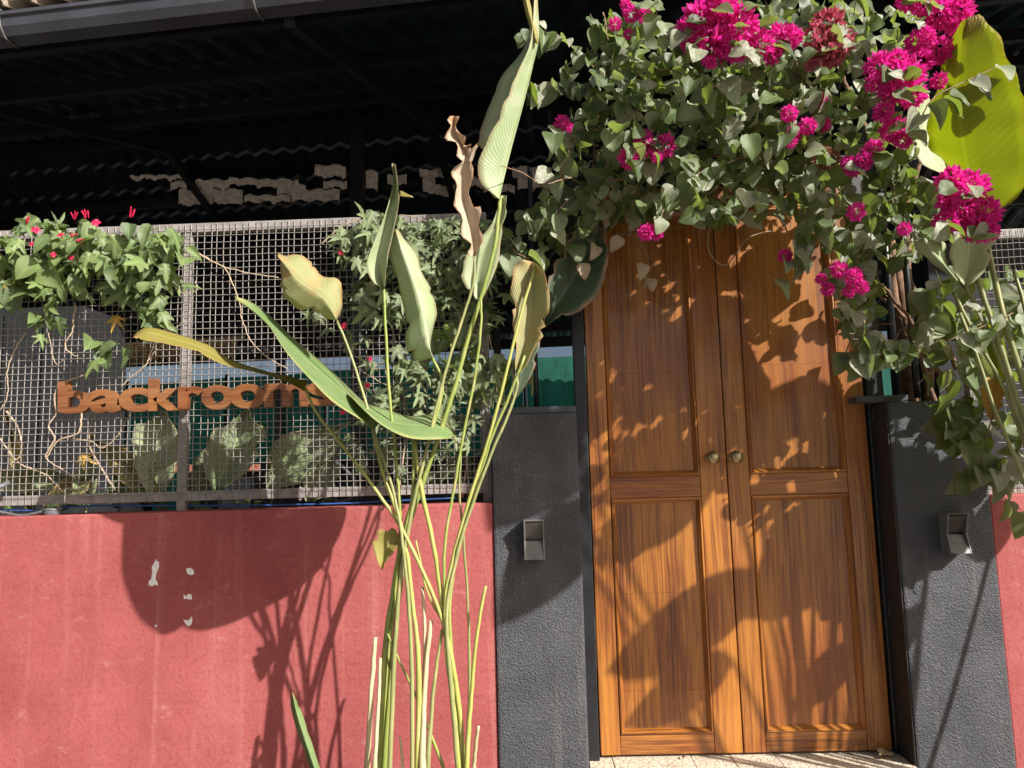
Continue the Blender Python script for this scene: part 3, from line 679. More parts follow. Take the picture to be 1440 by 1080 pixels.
# ------------------------------------------------------------------ bougainvillea over the door
bo = thing('bougainvillea', P(1275, 560, .22).xyz * 1, 'large dusty bougainvillea bush with magenta flower clusters arching over the door', 'bush')
bo_leaves = []
def add_b(pos, size, along=None, nrm=None, jit=.5): bo_leaves.append((pos, size, (along or Vector((0, -.35, -.8)))+rv(jit), (nrm or Vector((.25, -.6, .75)))+rv(jit*1.25)))
ELL = [(960, 130, 150, 105, 110, -.50, .05), (880, 205, 105, 95, 75, -.40, .10), (1060, 190, 135, 105, 110, -.55, .08), (1190, 225, 115, 110, 110, -.60, .08), (1200, 70, 150, 70, 85, -.55, .05),
       (835, 285, 80, 48, 40, -.25, .10), (1265, 300, 80, 65, 50, -.50, .05), (1080, 40, 150, 55, 55, -.40, .10), (880, 60, 60, 60, 34, -.35, .0), (960, 268, 110, 26, 22, -.30, .05),
       (1100, 275, 90, 34, 26, -.40, .05), (1205, 420, 32, 55, 20, -.45, -.15), (1225, 490, 40, 26, 16, -.50, -.25), (1190, 360, 45, 36, 16, -.45, -.1), (1330, 450, 45, 75, 34, -.40, .0),
       (1400, 470, 50, 60, 20, -.30, .1), (1355, 585, 50, 42, 18, -.30, -.10), (1385, 655, 40, 30, 8, -.28, -.12), (1420, 420, 40, 60, 12, -.1, .15), (765, 330, 50, 40, 22, -.25, .0), (1425, 620, 25, 60, 9, -.1, .05),
       (1000, 300, 28, 18, 12, -.5, -.35)]
def in_gap(x, y):   # places where the photograph shows dark or door between the leaves
    return (x > 1295 and y < 250) or (x < 850 and y < 140 and not (95 < y)) or (850 < x < 1160 and y > 300) or (x < 775 and y < 270)
for (cx, cy, rx, ry, n, y0, y1) in ELL:
    for k in range(int(n*1.95)):
        for _ in range(20):
            a = rnd.uniform(0, 2*math.pi); r = math.sqrt(rnd.random()); x, y = cx+rx*r*math.cos(a), cy+ry*r*math.sin(a)
            if not in_gap(x, y): break
        Y = rnd.uniform(y0, y1)
        add_b(P(x, y, Y), rnd.uniform(.040, .088))
# sprays with leaves hung two by two along a twig
SPR = [([(930, 130), (880, 90), (845, 50), (830, 20)], -.35, 9), ([(870, 190), (820, 180), (790, 200), (778, 235)], -.3, 9), ([(990, 130), (960, 80), (930, 40), (920, 0)], -.45, 10), ([(1130, 120), (1110, 60), (1080, 10), (1070, -20)], -.45, 9), ([(1220, 160), (1215, 100), (1200, 40), (1205, -10)], -.5, 10), ([(1060, 220), (1010, 230), (960, 260), (930, 300)], -.45, 10), ([(1180, 290), (1140, 310), (1120, 340)], -.5, 6), ([(880, 250), (830, 262), (790, 290), (770, 320)], -.3, 9), ([(1290, 180), (1310, 140), (1350, 118), (1400, 95)], -.70, 8), ([(840, 135), (800, 118), (765, 118), (740, 128)], -.25, 13), ([(835, 95), (800, 62), (775, 48), (745, 42)], -.2, 9), ([(850, 60), (800, 90), (790, 95)], -.2, 4), ([(760, 30), (742, 45), (735, 50)], -.1, 4),
       ([(1140, 345), (1120, 360), (1100, 385)], -.5, 5), ([(1215, 450), (1220, 480), (1245, 498), (1270, 490)], -.5, 9), ([(1330, 480), (1380, 460), (1425, 440)], -.4, 7), ([(1290, 540), (1325, 520), (1340, 590), (1330, 610)], -.25, 7),
       ([(1400, 470), (1430, 430), (1440, 420)], -.3, 4), ([(1390, 90), (1400, 100), (1420, 105)], -.6, 5), ([(1200, 470), (1190, 500), (1215, 515)], -.4, 6), ([(730, 330), (720, 350), (745, 365)], -.25, 7),
       ([(1395, 590), (1380, 640), (1390, 680), (1440, 720)], -.25, 6)]
for pts, Y, n in SPR:
    sp = spline([P(x, y, Y) for x, y in pts], n+1)
    m = MB(); m.tube(sp, [.0028*(1-.5*k/n) for k in range(n+1)], 5); m.build('twig', M['twig'], bo, True)
    for k in range(1, n+1):
        add_b(sp[k]+rv(.008), rnd.uniform(.055, .09), Vector((rnd.uniform(-.5, .5), -.35, -.75)), Vector((.3, -.55, .8)), .22)
# large dusty leaves over the right pillar
for (x, y, s, al) in [(1345, 575, .13, (0, -.2, -1)), (1330, 590, .13, (-.3, -.2, -1)), (1365, 560, .10, (.4, -.2, -.8)), (1372, 612, .12, (-.1, -.3, -1)), (1352, 640, .10, (.3, -.2, -.6)), (1395, 650, .11, (-.6, -.2, -.6)), (1345, 530, .12, (.5, -.2, -.6)),
                      (1430, 650, .13, (.2, -.2, -1)), (1370, 520, .13, (.7, -.1, -.5)), (1410, 680, .10, (.3, -.2, -1)), (1310, 470, .10, (-.4, -.2, -.8)), (1400, 430, .12, (.8, -.3, .1)), (1420, 500, .12, (.8, -.3, -.1)), (1340, 455, .12, (-.7, -.3, -.4))]:
    add_b(P(x, y-12, rnd.uniform(-.3, -.12)), s, Vector(al), Vector((.2, -.8, .5)), .18)
# largest-in-view leaves are single parts, the rest one mass
def score(l): return -(l[0]-CAM).length+l[1]*4
bo_leaves.sort(key=score, reverse=True)
for (pos, size, al, nn) in bo_leaves[:230]:
    link('leaf', rnd.choice(LEAF_B), bo, frame(pos, al, nn, (size*rnd.uniform(.85, 1.1), size, size)))
def joined(lst, meshes, name, par, mat, wscale=(.85, 1.1)):
    m = MB()
    for (pos, size, al, nn) in lst:
        me = rnd.choice(meshes); mw = frame(pos, al, nn, (size*rnd.uniform(*wscale), size, size)); i0 = len(m.v)
        m.v += [mw @ v.co for v in me.vertices]; m.f += [tuple(i0+i for i in p.vertices) for p in me.polygons]
        uvl = me.uv_layers[0].data
        for p in me.polygons:
            for li, vi in zip(p.loop_indices, p.vertices): m.uv[i0+vi] = tuple(uvl[li].uv)
    o = m.build(name, mat, par, True); o['kind'] = 'stuff'; return o
joined(bo_leaves[230:], LEAF_B, 'leaf_mass', bo, M['boug_leaf'])
# trunk, limbs and twigs
def stem(par, pts, Y, r0, r1, mat='bark', nm='stem', n=None, seg=8, wob=.004):
    pp = [P(p[0], p[1], p[2] if len(p) > 2 else Y) for p in pts]; n = n or max(6, len(pp)*4)
    s = spline(pp, n); s = [p+rv(wob)*(0 < k < n-1) for k, p in enumerate(s)]
    m = MB(); m.tube(s, [r0+(r1-r0)*k/(n-1) for k in range(n)], seg); return m.build(nm, M[mat], par, True)
for pts, Y, r0, r1 in [([(1300, 640), (1285, 560), (1275, 470), (1262, 390), (1240, 320), (1180, 250)], .22, .030, .014), ([(1280, 640), (1270, 520), (1268, 430), (1275, 340), (1250, 240), (1200, 150)], .25, .026, .012),
                       ([(1290, 640), (1278, 500), (1258, 420), (1248, 360), (1200, 290), (1100, 230)], .18, .022, .010), ([(1310, 640), (1300, 470), (1282, 400), (1268, 330), (1300, 200)], .24, .022, .010),
                       ([(1330, 640), (1300, 520), (1270, 450), (1235, 415)], .12, .012, .006), ([(1345, 520), (1310, 440), (1290, 425)], .05, .010, .006), ([(1340, 560), (1290, 470), (1255, 420), (1240, 400)], .02, .009, .005),
                       ([(1100, 230), (1000, 220), (900, 230), (830, 290)], .0, .010, .004), ([(1180, 250), (1080, 150), (960, 110), (880, 70)], .0, .011, .004), ([(1200, 150), (1180, 80), (1160, 10)], .0, .009, .004),
                       ([(880, 290), (850, 310), (800, 330), (750, 400)], -.02, .006, .003), ([(860, 330), (900, 325), (960, 318)], -.1, .004, .002), ([(845, 140), (835, 210), (830, 260)], -.2, .005, .003), ([(895, 340), (920, 380), (912, 400)], -.1, .0025, .0012)]:
    stem(bo, pts, Y, r0, r1)
for k in range(34):     # thin twigs through the mass
    cx, cy, rx, ry = rnd.choice(ELL[:13])[:4]; x, y = cx+rnd.uniform(-.7, .7)*rx, cy+rnd.uniform(-.7, .7)*ry; dx, dy = rnd.uniform(-90, 90), rnd.uniform(-80, 40)
    stem(bo, [(x, y, -.15), (x+dx*.5, y+dy*.5-8, -.38), (x+dx, y+dy, -.55)], -.3, .0035, .0014, 'twig', 'twig', 9, 5, .003)
stem(bo, [(1010, 285), (998, 320), (997, 352), (1010, 370), (1022, 372), (1034, 358), (1045, 342), (1062, 330), (1085, 325)], .08, .0032, .0018, 'dry_stem', 'tendril', 40, 6, .001)
mdry = leafmesh('leaf', heart, M['dry_leaf'], 6, .5, .5, .05, 1.0, .5)
for (x, y, s_) in [(868, 330, .07), (838, 345, .06), (903, 370, .06), (906, 388, .05), (914, 392, .05), (860, 300, .07), (880, 300, .08), (893, 262, .08), (958, 240, .08), (985, 238, .07), (1065, 270, .06), (818, 370, .06), (1118, 300, .07)]:
    put_leaf(bo, mdry, P(x, y, rnd.uniform(-.2, -.05)), s_, Vector((rnd.uniform(-.3, .3), 0, -1)), None, .25)
# flower puffs
def puff(mat, npet, seed):
    r = random.Random(seed); m = MB()
    for k in range(npet):
        z = 1-2*(k+.5)/npet; a = k*2.39996+r.uniform(-.3, .3); rr = math.sqrt(max(0, 1-z*z))
        d = Vector((rr*math.cos(a), rr*math.sin(a), z)); d = (d+Vector((r.gauss(0, .12), r.gauss(0, .12), r.gauss(0, .12)))).normalized()
        t = d.orthogonal().normalized(); t = Matrix.Rotation(r.uniform(0, 6.28), 3, d) @ t; b = d.cross(t)
        R0 = r.uniform(.35, .6); R1 = r.uniform(.85, 1.15); w_ = r.uniform(.13, .21); lean = t*r.uniform(-.3, .3)
        i = len(m.v); c = d*((R0+R1)/2)+lean*.4
        m.v += [d*R0, c-b*w_+t*.05, d*R1+lean, c+b*w_+t*.05, c-t*.06]
        for q, uv in enumerate([(.5, 0), (0, .5), (.5, 1), (1, .5), (.5, .5)]): m.uv[i+q] = uv
        m.f += [(i, i+1, i+4), (i+1, i+2, i+4), (i+2, i+3, i+4), (i+3, i, i+4)]
    return m.mesh('flower', M[mat])
PUF = {k: [puff(k, 120, s) for s in range(3)] for k in ('pink_bract', 'coral_bract', 'brown_bract')}
FL = [('pink_bract', [(985, 30, 26), (1015, 14, 24), (1040, 38, 26), (1000, 65, 26), (965, 45, 18), (1035, 68, 18), (1010, 42, 24), (975, 62, 16), (1000, 88, 8), (1012, -8, 20), (1070, 65, 19), (1095, 55, 19), (1112, 52, 15), (1085, 78, 12), (865, 34, 9), (888, 20, 11), (906, 22, 10), (880, 7, 8), (884, 48, 7), (790, 173, 10), (797, 178, 8),
                      (884, 222, 14), (904, 195, 13), (936, 205, 15), (924, 222, 8), (912, 208, 11), (1110, 160, 11), (1135, 178, 12), (1118, 188, 11), (1112, 200, 8), (1157, 175, 10), (1152, 141, 10),
                      (1238, 95, 20), (1270, 110, 26), (1292, 88, 20), (1255, 128, 17), (1283, 134, 17), (1230, 117, 12), (1262, 84, 14), (1300, 4, 18), (1322, 20, 20), (1350, 14, 18), (1346, 40, 13), (1288, 58, 14), (1320, 70, 18), (1350, 68, 16), (1302, 50, 12), (1320, 114, 11), (1378, 96, 12), (1275, 0, 14),
                      (1242, 158, 13), (1256, 182, 17), (1270, 196, 12), (1200, 234, 13), (1215, 226, 12), (1228, 212, 14), (1190, 228, 8), (1340, 255, 20), (1365, 264, 22), (1350, 290, 22), (1385, 300, 20), (1375, 320, 20), (1330, 312, 16), (1392, 326, 12), (1335, 280, 16), (1204, 298, 12), (1272, 322, 9), (909, 327, 11), (923, 326, 11), (1104, 360, 9),
                      (1180, 379, 11), (1200, 390, 12), (1164, 406, 9), (1212, 404, 9), (1194, 410, 8), (1155, 392, 7)]),
      ('coral_bract', [(1165, 36, 22), (1158, 68, 24), (1180, 58, 20), (1145, 76, 13), (1172, 80, 14), (1150, 48, 16), (1140, 92, 8)]), ('brown_bract', [(1155, 218, 13), (1170, 222, 11), (1160, 232, 8)])]
for mat, lst in FL:
    for (x, y, r) in lst:
        Y = (-.62 if x > 1190 else -.55 if 940 < x else -.42)+rnd.uniform(-.03, .03)
        if y > 350 or (x < 800): Y += .05
        c = P(x, y, Y); sc = r/FPX*(Y-CAM.y)*1.22
        q = Matrix.Translation(c) @ Matrix.Rotation(rnd.uniform(0, 6), 4, rv().normalized()) @ Matrix.Scale(sc, 4)
        link('flower', rnd.choice(PUF[mat]), bo, q)
        # pale bract leaves round each group
        if r > 12 and rnd.random() < .6:
            for _ in range(2):
                link('leaf', rnd.choice(LEAF_B), bo, frame(c+Vector((rnd.uniform(-.8, .8)*sc, -sc*.75, -sc*.5)), Vector((rnd.uniform(-1, 1), -.3, rnd.uniform(-.8, .2))), Vector((.3, -.7, .6))+rv(.2), rnd.uniform(.05, .075)))

# ------------------------------------------------------------------ climbing vines on the mesh
def vine(label, blobs, stems, flowers, yellow, base, leaves):
    t = thing('climbing_vine', base, label, 'vine')
    for pts, Y, r in stems: stem(t, pts, Y, r, r*.6, 'dry_stem', 'stem', max(8, len(pts)*6), 5, .0012)
    lv = []
    for (cx, cy, rx, ry, n, y0, y1, smin, smax) in blobs:
        for k in range(n):
            a = rnd.uniform(0, 6.283); q = math.sqrt(rnd.random()); x, y = cx+rx*q*math.cos(a), cy+ry*q*math.sin(a)
            lv.append((P(x, y, rnd.uniform(y0, y1)), rnd.uniform(smin, smax), Vector((rnd.uniform(-.5, .5), -.3, -.8))+rv(.42), Vector((.25, -.7, .55))+rv(.42)))
    lv.sort(key=lambda l: l[0].y-l[1]*2)
    for (pos, size, al, nn) in lv[:280]: link('leaf', rnd.choice(leaves), t, frame(pos, al, nn, size))
    if lv[280:]: joined(lv[280:], leaves, 'leaf_mass', t, leaves[0].materials[0])
    for (x, y, Y, s) in yellow: put_leaf(t, LEAF_Y, P(x, y, Y), s)
    for (x, y, Y, s, kind) in flowers:
        c = P(x, y, Y); m = MB()
        if kind == 's':       # open star on a tube
            d = Vector((.3, -1, .25))+rv(.3); d.normalize(); u = d.orthogonal().normalized(); b = d.cross(u)
            m.tube([c-d*s*1.5, c-d*s*.5, c], [s*.12, s*.2, s*.28], 6)
            for j in range(5):
                a = j*1.2566; e = u*math.cos(a)+b*math.sin(a); f = d.cross(e); i = len(m.v)
                m.v += [c, c+e*s*.6+f*s*.42+d*.1*s, c+e*s*1.05-d*.15*s, c+e*s*.6-f*s*.42+d*.1*s]; m.f.append((i, i+1, i+2, i+3))
        else:                 # bud cluster
            for j in range(5):
                d = Vector((rnd.uniform(-.6, .6), rnd.uniform(-.5, .2), 1)).normalized(); p0 = c+rv(s*.3)
                m.tube([p0, p0+d*s*.9, p0+d*s*1.7, p0+d*s*2.1], [s*.08, s*.13, s*.22, s*.06], 6)
        m.build('flower', M['red_petal'], t)
    return t
S = lambda l: [(x/2.348, 280+y/2.348) for x, y in l]
vine('leafy green climber with red star flowers trailing over the mesh above the letters',
     [(60, 345, 90, 38, 50, -.10, .06, .06, .105), (150, 337, 80, 32, 44, -.10, .06, .06, .105), (208, 368, 62, 52, 46, -.12, .06, .062, .11), (30, 390, 45, 40, 18, -.06, .06, .085, .13), (110, 390, 60, 30, 24, -.08, .06, .06, .10), (215, 430, 28, 34, 14, -.08, .04, .06, .10),
      (155, 480, 25, 25, 6, -.04, .03, .07, .10), (60, 440, 40, 20, 6, -.02, .03, .06, .08), (-60, 380, 60, 60, 30, -.08, .06, .06, .10), (70, 455, 60, 15, 4, .0, .03, .05, .07), (240, 340, 25, 20, 8, -.1, .03, .08, .11)],
     [(S(p), Y, r) for p, Y, r in [([(630, 165), (700, 205), (750, 240), (790, 340), (800, 400), (830, 470), (880, 520), (950, 560)], .05, .003), ([(640, 170), (720, 215), (800, 240), (920, 260)], .05, .0035), ([(85, 440), (50, 500), (25, 560), (25, 650), (0, 700)], .05, .003),
      ([(250, 340), (240, 430), (215, 480), (240, 515), (280, 525)], .05, .0035), ([(350, 540), (280, 580), (200, 610), (180, 660), (185, 710), (160, 750), (180, 790), (150, 850), (200, 890), (250, 920)], .055, .004), ([(530, 430), (500, 500), (480, 550), (430, 590), (400, 620)], .05, .0035),
      ([(275, 690), (270, 710), (260, 770), (190, 800), (150, 860)], .05, .0045), ([(440, 690), (430, 710), (390, 780), (340, 820), (300, 800), (230, 790)], .11, .004), ([(0, 790), (60, 870), (150, 910), (210, 970)], .13, .004), ([(380, 960), (330, 880), (295, 810), (300, 740), (330, 700)], .12, .0045),
      ([(470, 340), (520, 400), (560, 430), (610, 405)], .05, .0025), ([(160, 440), (175, 520), (190, 545), (210, 530)], .055, .002), ([(560, 270), (600, 310), (650, 300), (645, 270)], .05, .0025), ([(20, 700), (60, 760), (70, 840), (30, 880)], .12, .005), ([(495, 580), (500, 520), (540, 480)], .1, .003)]],
     [(50, 323, -.10, .018, 's'), (135, 313, -.10, .018, 's'), (100, 331, -.12, .016, 's'), (113, 337, -.12, .017, 's'), (85, 330, -.12, .014, 's'), (120, 306, -.06, .016, 'b'), (185, 304, -.06, .016, 'b'), (105, 308, -.06, .013, 'b'), (75, 358, -.12, .012, 's'), (100, 362, -.12, .012, 's'), (45, 343, -.1, .012, 's'), (38, 312, -.06, .011, 'b')],
     [(15, 395, -.05, .08), (168, 442, .03, .08), (110, 640, .2, .09)], P(150, 700, .03), LEAF_V)
vine('dark dusty climber hanging on the mesh between the tall pale leaves',
     [(530, 330, 60, 36, 44, -.06, .06, .065, .115), (620, 345, 70, 40, 80, -.06, .07, .06, .105), (690, 350, 40, 50, 36, -.06, .06, .06, .105), (560, 400, 70, 45, 60, -.02, .10, .06, .105), (660, 400, 50, 50, 34, -.02, .10, .06, .105), (500, 340, 35, 30, 18, -.06, .05, .06, .095), (500, 450, 40, 50, 20, .03, .12, .05, .08), (540, 520, 30, 50, 12, -.03, .10, .055, .09),
      (640, 520, 60, 70, 34, -.02, .05, .06, .10), (560, 560, 60, 60, 22, .0, .06, .055, .09), (660, 560, 45, 80, 30, .0, .12, .06, .105), (690, 480, 25, 60, 16, -.02, .08, .055, .09), (590, 600, 60, 80, 30, .10, .22, .05, .09), (530, 620, 40, 60, 18, .10, .22, .05, .08), (640, 660, 50, 30, 14, .10, .2, .05, .08), (720, 540, 30, 40, 10, .06, .14, .05, .08), (450, 420, 25, 30, 8, .03, .12, .05, .08)],
     [([(560, 700), (570, 600), (560, 500), (540, 420), (520, 330)], .10, .004), ([(650, 700), (660, 600), (655, 480), (640, 380), (600, 320)], .10, .004), ([(450, 345), (480, 320), (520, 305), (580, 305), (640, 330)], .04, .003), ([(505, 520), (540, 540), (570, 550), (600, 530)], .04, .002), ([(700, 560), (690, 480), (680, 400)], .06, .003)],
     [(483, 458, -.0, .016, 's'), (480, 355, -.05, .013, 's'), (517, 542, -.03, .013, 's'), (520, 505, .0, .012, 's'), (482, 580, .05, .012, 's')], [(690, 330, -.02, .06)], P(560, 700, .1), LEAF_D)

# ------------------------------------------------------------------ broad-leaf clumps
def blade(par, A, Mi, Bp, mat, n=22, curl=.0, wav=0.0, name='leaf_blade', cup=0.0, ragged=1.0):
    """leaf from three lines base->tip, each a list of (px, py, Y): one edge, the midrib, the other edge"""
    q = lambda p: p if isinstance(p, Vector) else P(*p)
    a = spline([q(p) for p in A], n); mm = spline([q(p) for p in Mi], n); b = spline([q(p) for p in Bp], n)
    for e in (a, b):      # uneven, here and there torn edge
        tear = [(rnd.randrange(2, n-1), rnd.uniform(.10, .30)) for _ in range(2)] if ragged > .5 else []
        for i in range(1, n-1):
            k = rnd.uniform(-.015, .05)*ragged+sum(d for (j, d) in tear if j == i); e[i] = e[i].lerp(mm[i], max(0, k))
    m = MB(); rows = []
    for i in range(n):
        r = []
        nn = (a[i]-mm[i]).cross(mm[min(i+1, n-1)]-mm[max(i-1, 0)]); nn = nn.normalized() if nn.length > 1e-9 else Vector((0, -1, 0))
        for k in range(4): r.append(a[i].lerp(mm[i], k/4))
        for k in range(5): r.append(mm[i].lerp(b[i], k/4))
        for k in range(9):
            u = (k-4)/4; r[k] = r[k]+nn*(wav*math.sin(i*1.15+(2 if u > 0 else 0))*abs(u)**2+cup*(1-abs(abs(u)*2-1)))
        rows.append(r)
    m.grid(rows, True); o = m.build(name, M[mat], par, True)
    sd = o.modifiers.new('thick', 'SOLIDIFY'); sd.thickness = .0007; sd.offset = 0; return o
def flat(pts, Y): return [(x, y, Y) for x, y in pts]
def midl(A, Bp): return [((a[0]+b[0])/2, (a[1]+b[1])/2, (a[2]+b[2])/2) for a, b in zip(A, Bp)]
def stalk(par, pts, Y, wpx, mat='stalk_green', top=.7, nm='stalk', Yb=None):
    n = len(pts); Yb = Y if Yb is None else Yb
    pp = [P(p[0], p[1], Y+(Yb-Y)*k/(n-1)) for k, p in enumerate(pts)]; pp2 = spline(pp, n*4)
    last = pp2[-1]
    if pts[-1][1] >= 1075:      # carry it down into the soil
        d = (pp2[-1]-pp2[-3]).normalized(); pp2 += [Vector((last.x+d.x*.05, last.y*.9-.03, (last.z+G)/2)), Vector((last.x+d.x*.06, last.y*.8-.07, G))]
    r = wpx/2/FPX*(Y-CAM.y); N = len(pp2)
    pp2 = [p+Vector((rnd.gauss(0, .0007), rnd.gauss(0, .0007), 0))*(0 < k < N-1) for k, p in enumerate(pp2)]
    m = MB(); m.tube(pp2, [r*(top+(1-top)*k/(N-1))*rnd.uniform(.94, 1.06)*(1.2 if k > N*.72 else 1) for k in range(N)], 8); return m.build(nm, M[mat], par, True)
PY = -.45
cl = thing('tall_leafy_plant', Vector((P(590, 1080, PY).x, PY, G)), 'tall clump of yellow green stalks with drying broad leaves before the red wall', 'plant')
f = lambda l, Y: [(x, y, Y) for x, y in l]
# tall folded leaf at the top
blade(cl, f([(702, 280), (690, 272), (671, 222), (676, 180), (692, 140), (706, 106), (740, 60), (752, -20)], PY+.06), f([(702, 280), (709, 250), (717, 217), (727, 180), (737, 143), (750, 90), (758, 48), (754, -25)], PY), f([(702, 280), (676, 258), (671, 232), (690, 186), (711, 138), (728, 100), (746, 57), (753, -28)], PY-.03), 'canna_pale', 30, cup=.006)
blade(cl, f([(752, 60), (742, 30), (736, 5), (730, -30)], PY-.02), f([(755, 62), (748, 32), (741, 5), (734, -30)], PY-.03), f([(757, 60), (754, 36), (746, 5), (738, -30)], PY-.02), 'canna_yellow', 10)
# papery brown leaf
blade(cl, f([(666, 362), (654, 335), (642, 290), (638, 244), (646, 216), (628, 190), (636, 163)], PY-.02), f([(668, 362), (664, 330), (654, 290), (649, 245), (656, 215), (640, 188), (638, 163)], PY+.015), f([(672, 358), (677, 308), (661, 264), (668, 205), (660, 206), (652, 198), (640, 164)], PY-.02), 'dry_leaf', 36, wav=.014)
blade(cl, f([(655, 228), (660, 214), (668, 206)], PY), f([(660, 230), (664, 216), (671, 204)], PY-.02), f([(664, 228), (668, 216), (672, 206)], PY), 'dry_leaf', 8)
# shaded leaf behind the stalk
blade(cl, f([(670, 421), (655, 404), (647, 382), (664, 343), (690, 318), (705, 275)], PY+.05), f([(674, 420), (672, 395), (674, 372), (686, 336), (700, 310), (708, 275)], PY+.07), f([(678, 420), (686, 406), (702, 366), (705, 334), (712, 300), (712, 275)], PY+.03), 'canna_pale', 18)
# rolled pale leaf
blade(cl, f([(539, 407), (524, 396), (515, 375), (524, 345), (540, 305), (552, 262), (551, 230)], PY), f([(540, 407), (534, 385), (533, 360), (541, 330), (549, 295), (556, 260), (553, 230)], PY+.03), f([(540, 407), (543, 385), (546, 360), (553, 328), (561, 285), (560, 262), (556, 231)], PY-.03), 'canna_pale', 24)
blade(cl, f([(562, 268), (568, 270), (580, 276)], PY-.02), f([(562, 272), (570, 273), (581, 277)], PY-.02), f([(562, 276), (570, 277), (581, 278)], PY-.02), 'canna_yellow', 6)
# long pale leaf in the middle
blade(cl, f([(606, 504), (586, 507), (571, 490), (571, 456), (564, 417), (552, 374), (544, 341), (557, 323)], PY+.03), f([(608, 504), (603, 482), (597, 452), (588, 415), (576, 380), (565, 350), (556, 323)], PY-.02), f([(609, 503), (605, 480), (613, 452), (613, 424), (598, 390), (582, 352), (558, 323)], PY+.05), 'canna_pale', 28, wav=.004)
# curling half dry leaf
blade(cl, f([(474, 451), (483, 413), (473, 391), (447, 384), (438, 365), (410, 358), (390, 357)], PY+.03), f([(474, 452), (460, 425), (440, 408), (420, 395), (405, 378), (390, 360)], PY-.03), f([(474, 452), (446, 441), (411, 429), (394, 410), (396, 382), (390, 362)], PY+.0), 'half_dry', 24, wav=.008)
# long green leaf, broad face turned up to the sun
blade(cl, [(x, y, PY+d) for (x, y), d in zip([(526, 605), (535, 586), (508, 562), (473, 528), (438, 497), (407, 470), (380, 444), (352, 424), (330, 417)], (0, .10, .17, .19, .18, .15, .10, .05, 0))], f([(526, 605), (520, 585), (486, 553), (450, 522), (415, 492), (385, 462), (356, 436), (330, 418)], PY), [(x, y, PY+d) for (x, y), d in zip([(525, 606), (510, 592), (469, 566), (434, 531), (403, 496), (378, 458), (352, 434), (330, 420)], (0, -.26, -.29, -.28, -.25, -.19, -.10, 0))], 'canna_green', 28, cup=-.004, ragged=.12)
# yellow leaf turned edge on
blade(cl, f([(429, 545), (430, 535), (375, 522), (324, 505), (290, 483), (247, 469), (209, 460), (188, 470)], PY+.05), f([(429, 546), (412, 535), (370, 524), (320, 508), (282, 488), (238, 475), (205, 467), (188, 472)], PY), f([(428, 550), (400, 536), (366, 525), (315, 513), (273, 494), (230, 483), (196, 478), (188, 474)], PY-.06), 'canna_yellow', 26)
# lower green leaf
blade(cl, [(x, y, PY+d) for (x, y), d in zip([(638, 612), (629, 596), (609, 583), (574, 585), (536, 573), (508, 566), (489, 551)], (0, .08, .14, .14, .11, .06, 0))], f([(638, 613), (615, 600), (585, 598), (555, 594), (525, 580), (489, 552)], PY), [(x, y, PY+d) for (x, y), d in zip([(638, 614), (629, 617), (590, 618), (563, 612), (536, 597), (510, 575), (490, 554)], (0, -.08, -.16, -.21, -.25, -.24, -.06))], 'canna_green', 24, ragged=.12)
# leaf beside the pillar
blade(cl, f([(727, 530), (724, 482), (721, 448), (717, 416), (722, 375), (735, 365)], PY+.02), f([(728, 530), (738, 485), (745, 445), (747, 410), (748, 368)], PY+.05), f([(728, 530), (753, 490), (769, 455), (772, 402), (757, 372)], PY-.02), 'half_dry', 22, wav=.006)
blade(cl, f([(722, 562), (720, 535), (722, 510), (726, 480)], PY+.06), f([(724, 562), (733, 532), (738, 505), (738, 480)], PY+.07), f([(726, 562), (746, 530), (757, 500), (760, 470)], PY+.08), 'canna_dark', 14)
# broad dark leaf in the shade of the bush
blade(cl, f([(764, 462), (768, 420), (772, 385), (790, 350), (815, 322), (838, 315)], -.16), f([(765, 462), (785, 425), (806, 390), (826, 352), (845, 318)], -.12), f([(766, 460), (786, 446), (813, 440), (843, 412), (856, 362), (852, 322)], -.17), 'canna_dark', 22)
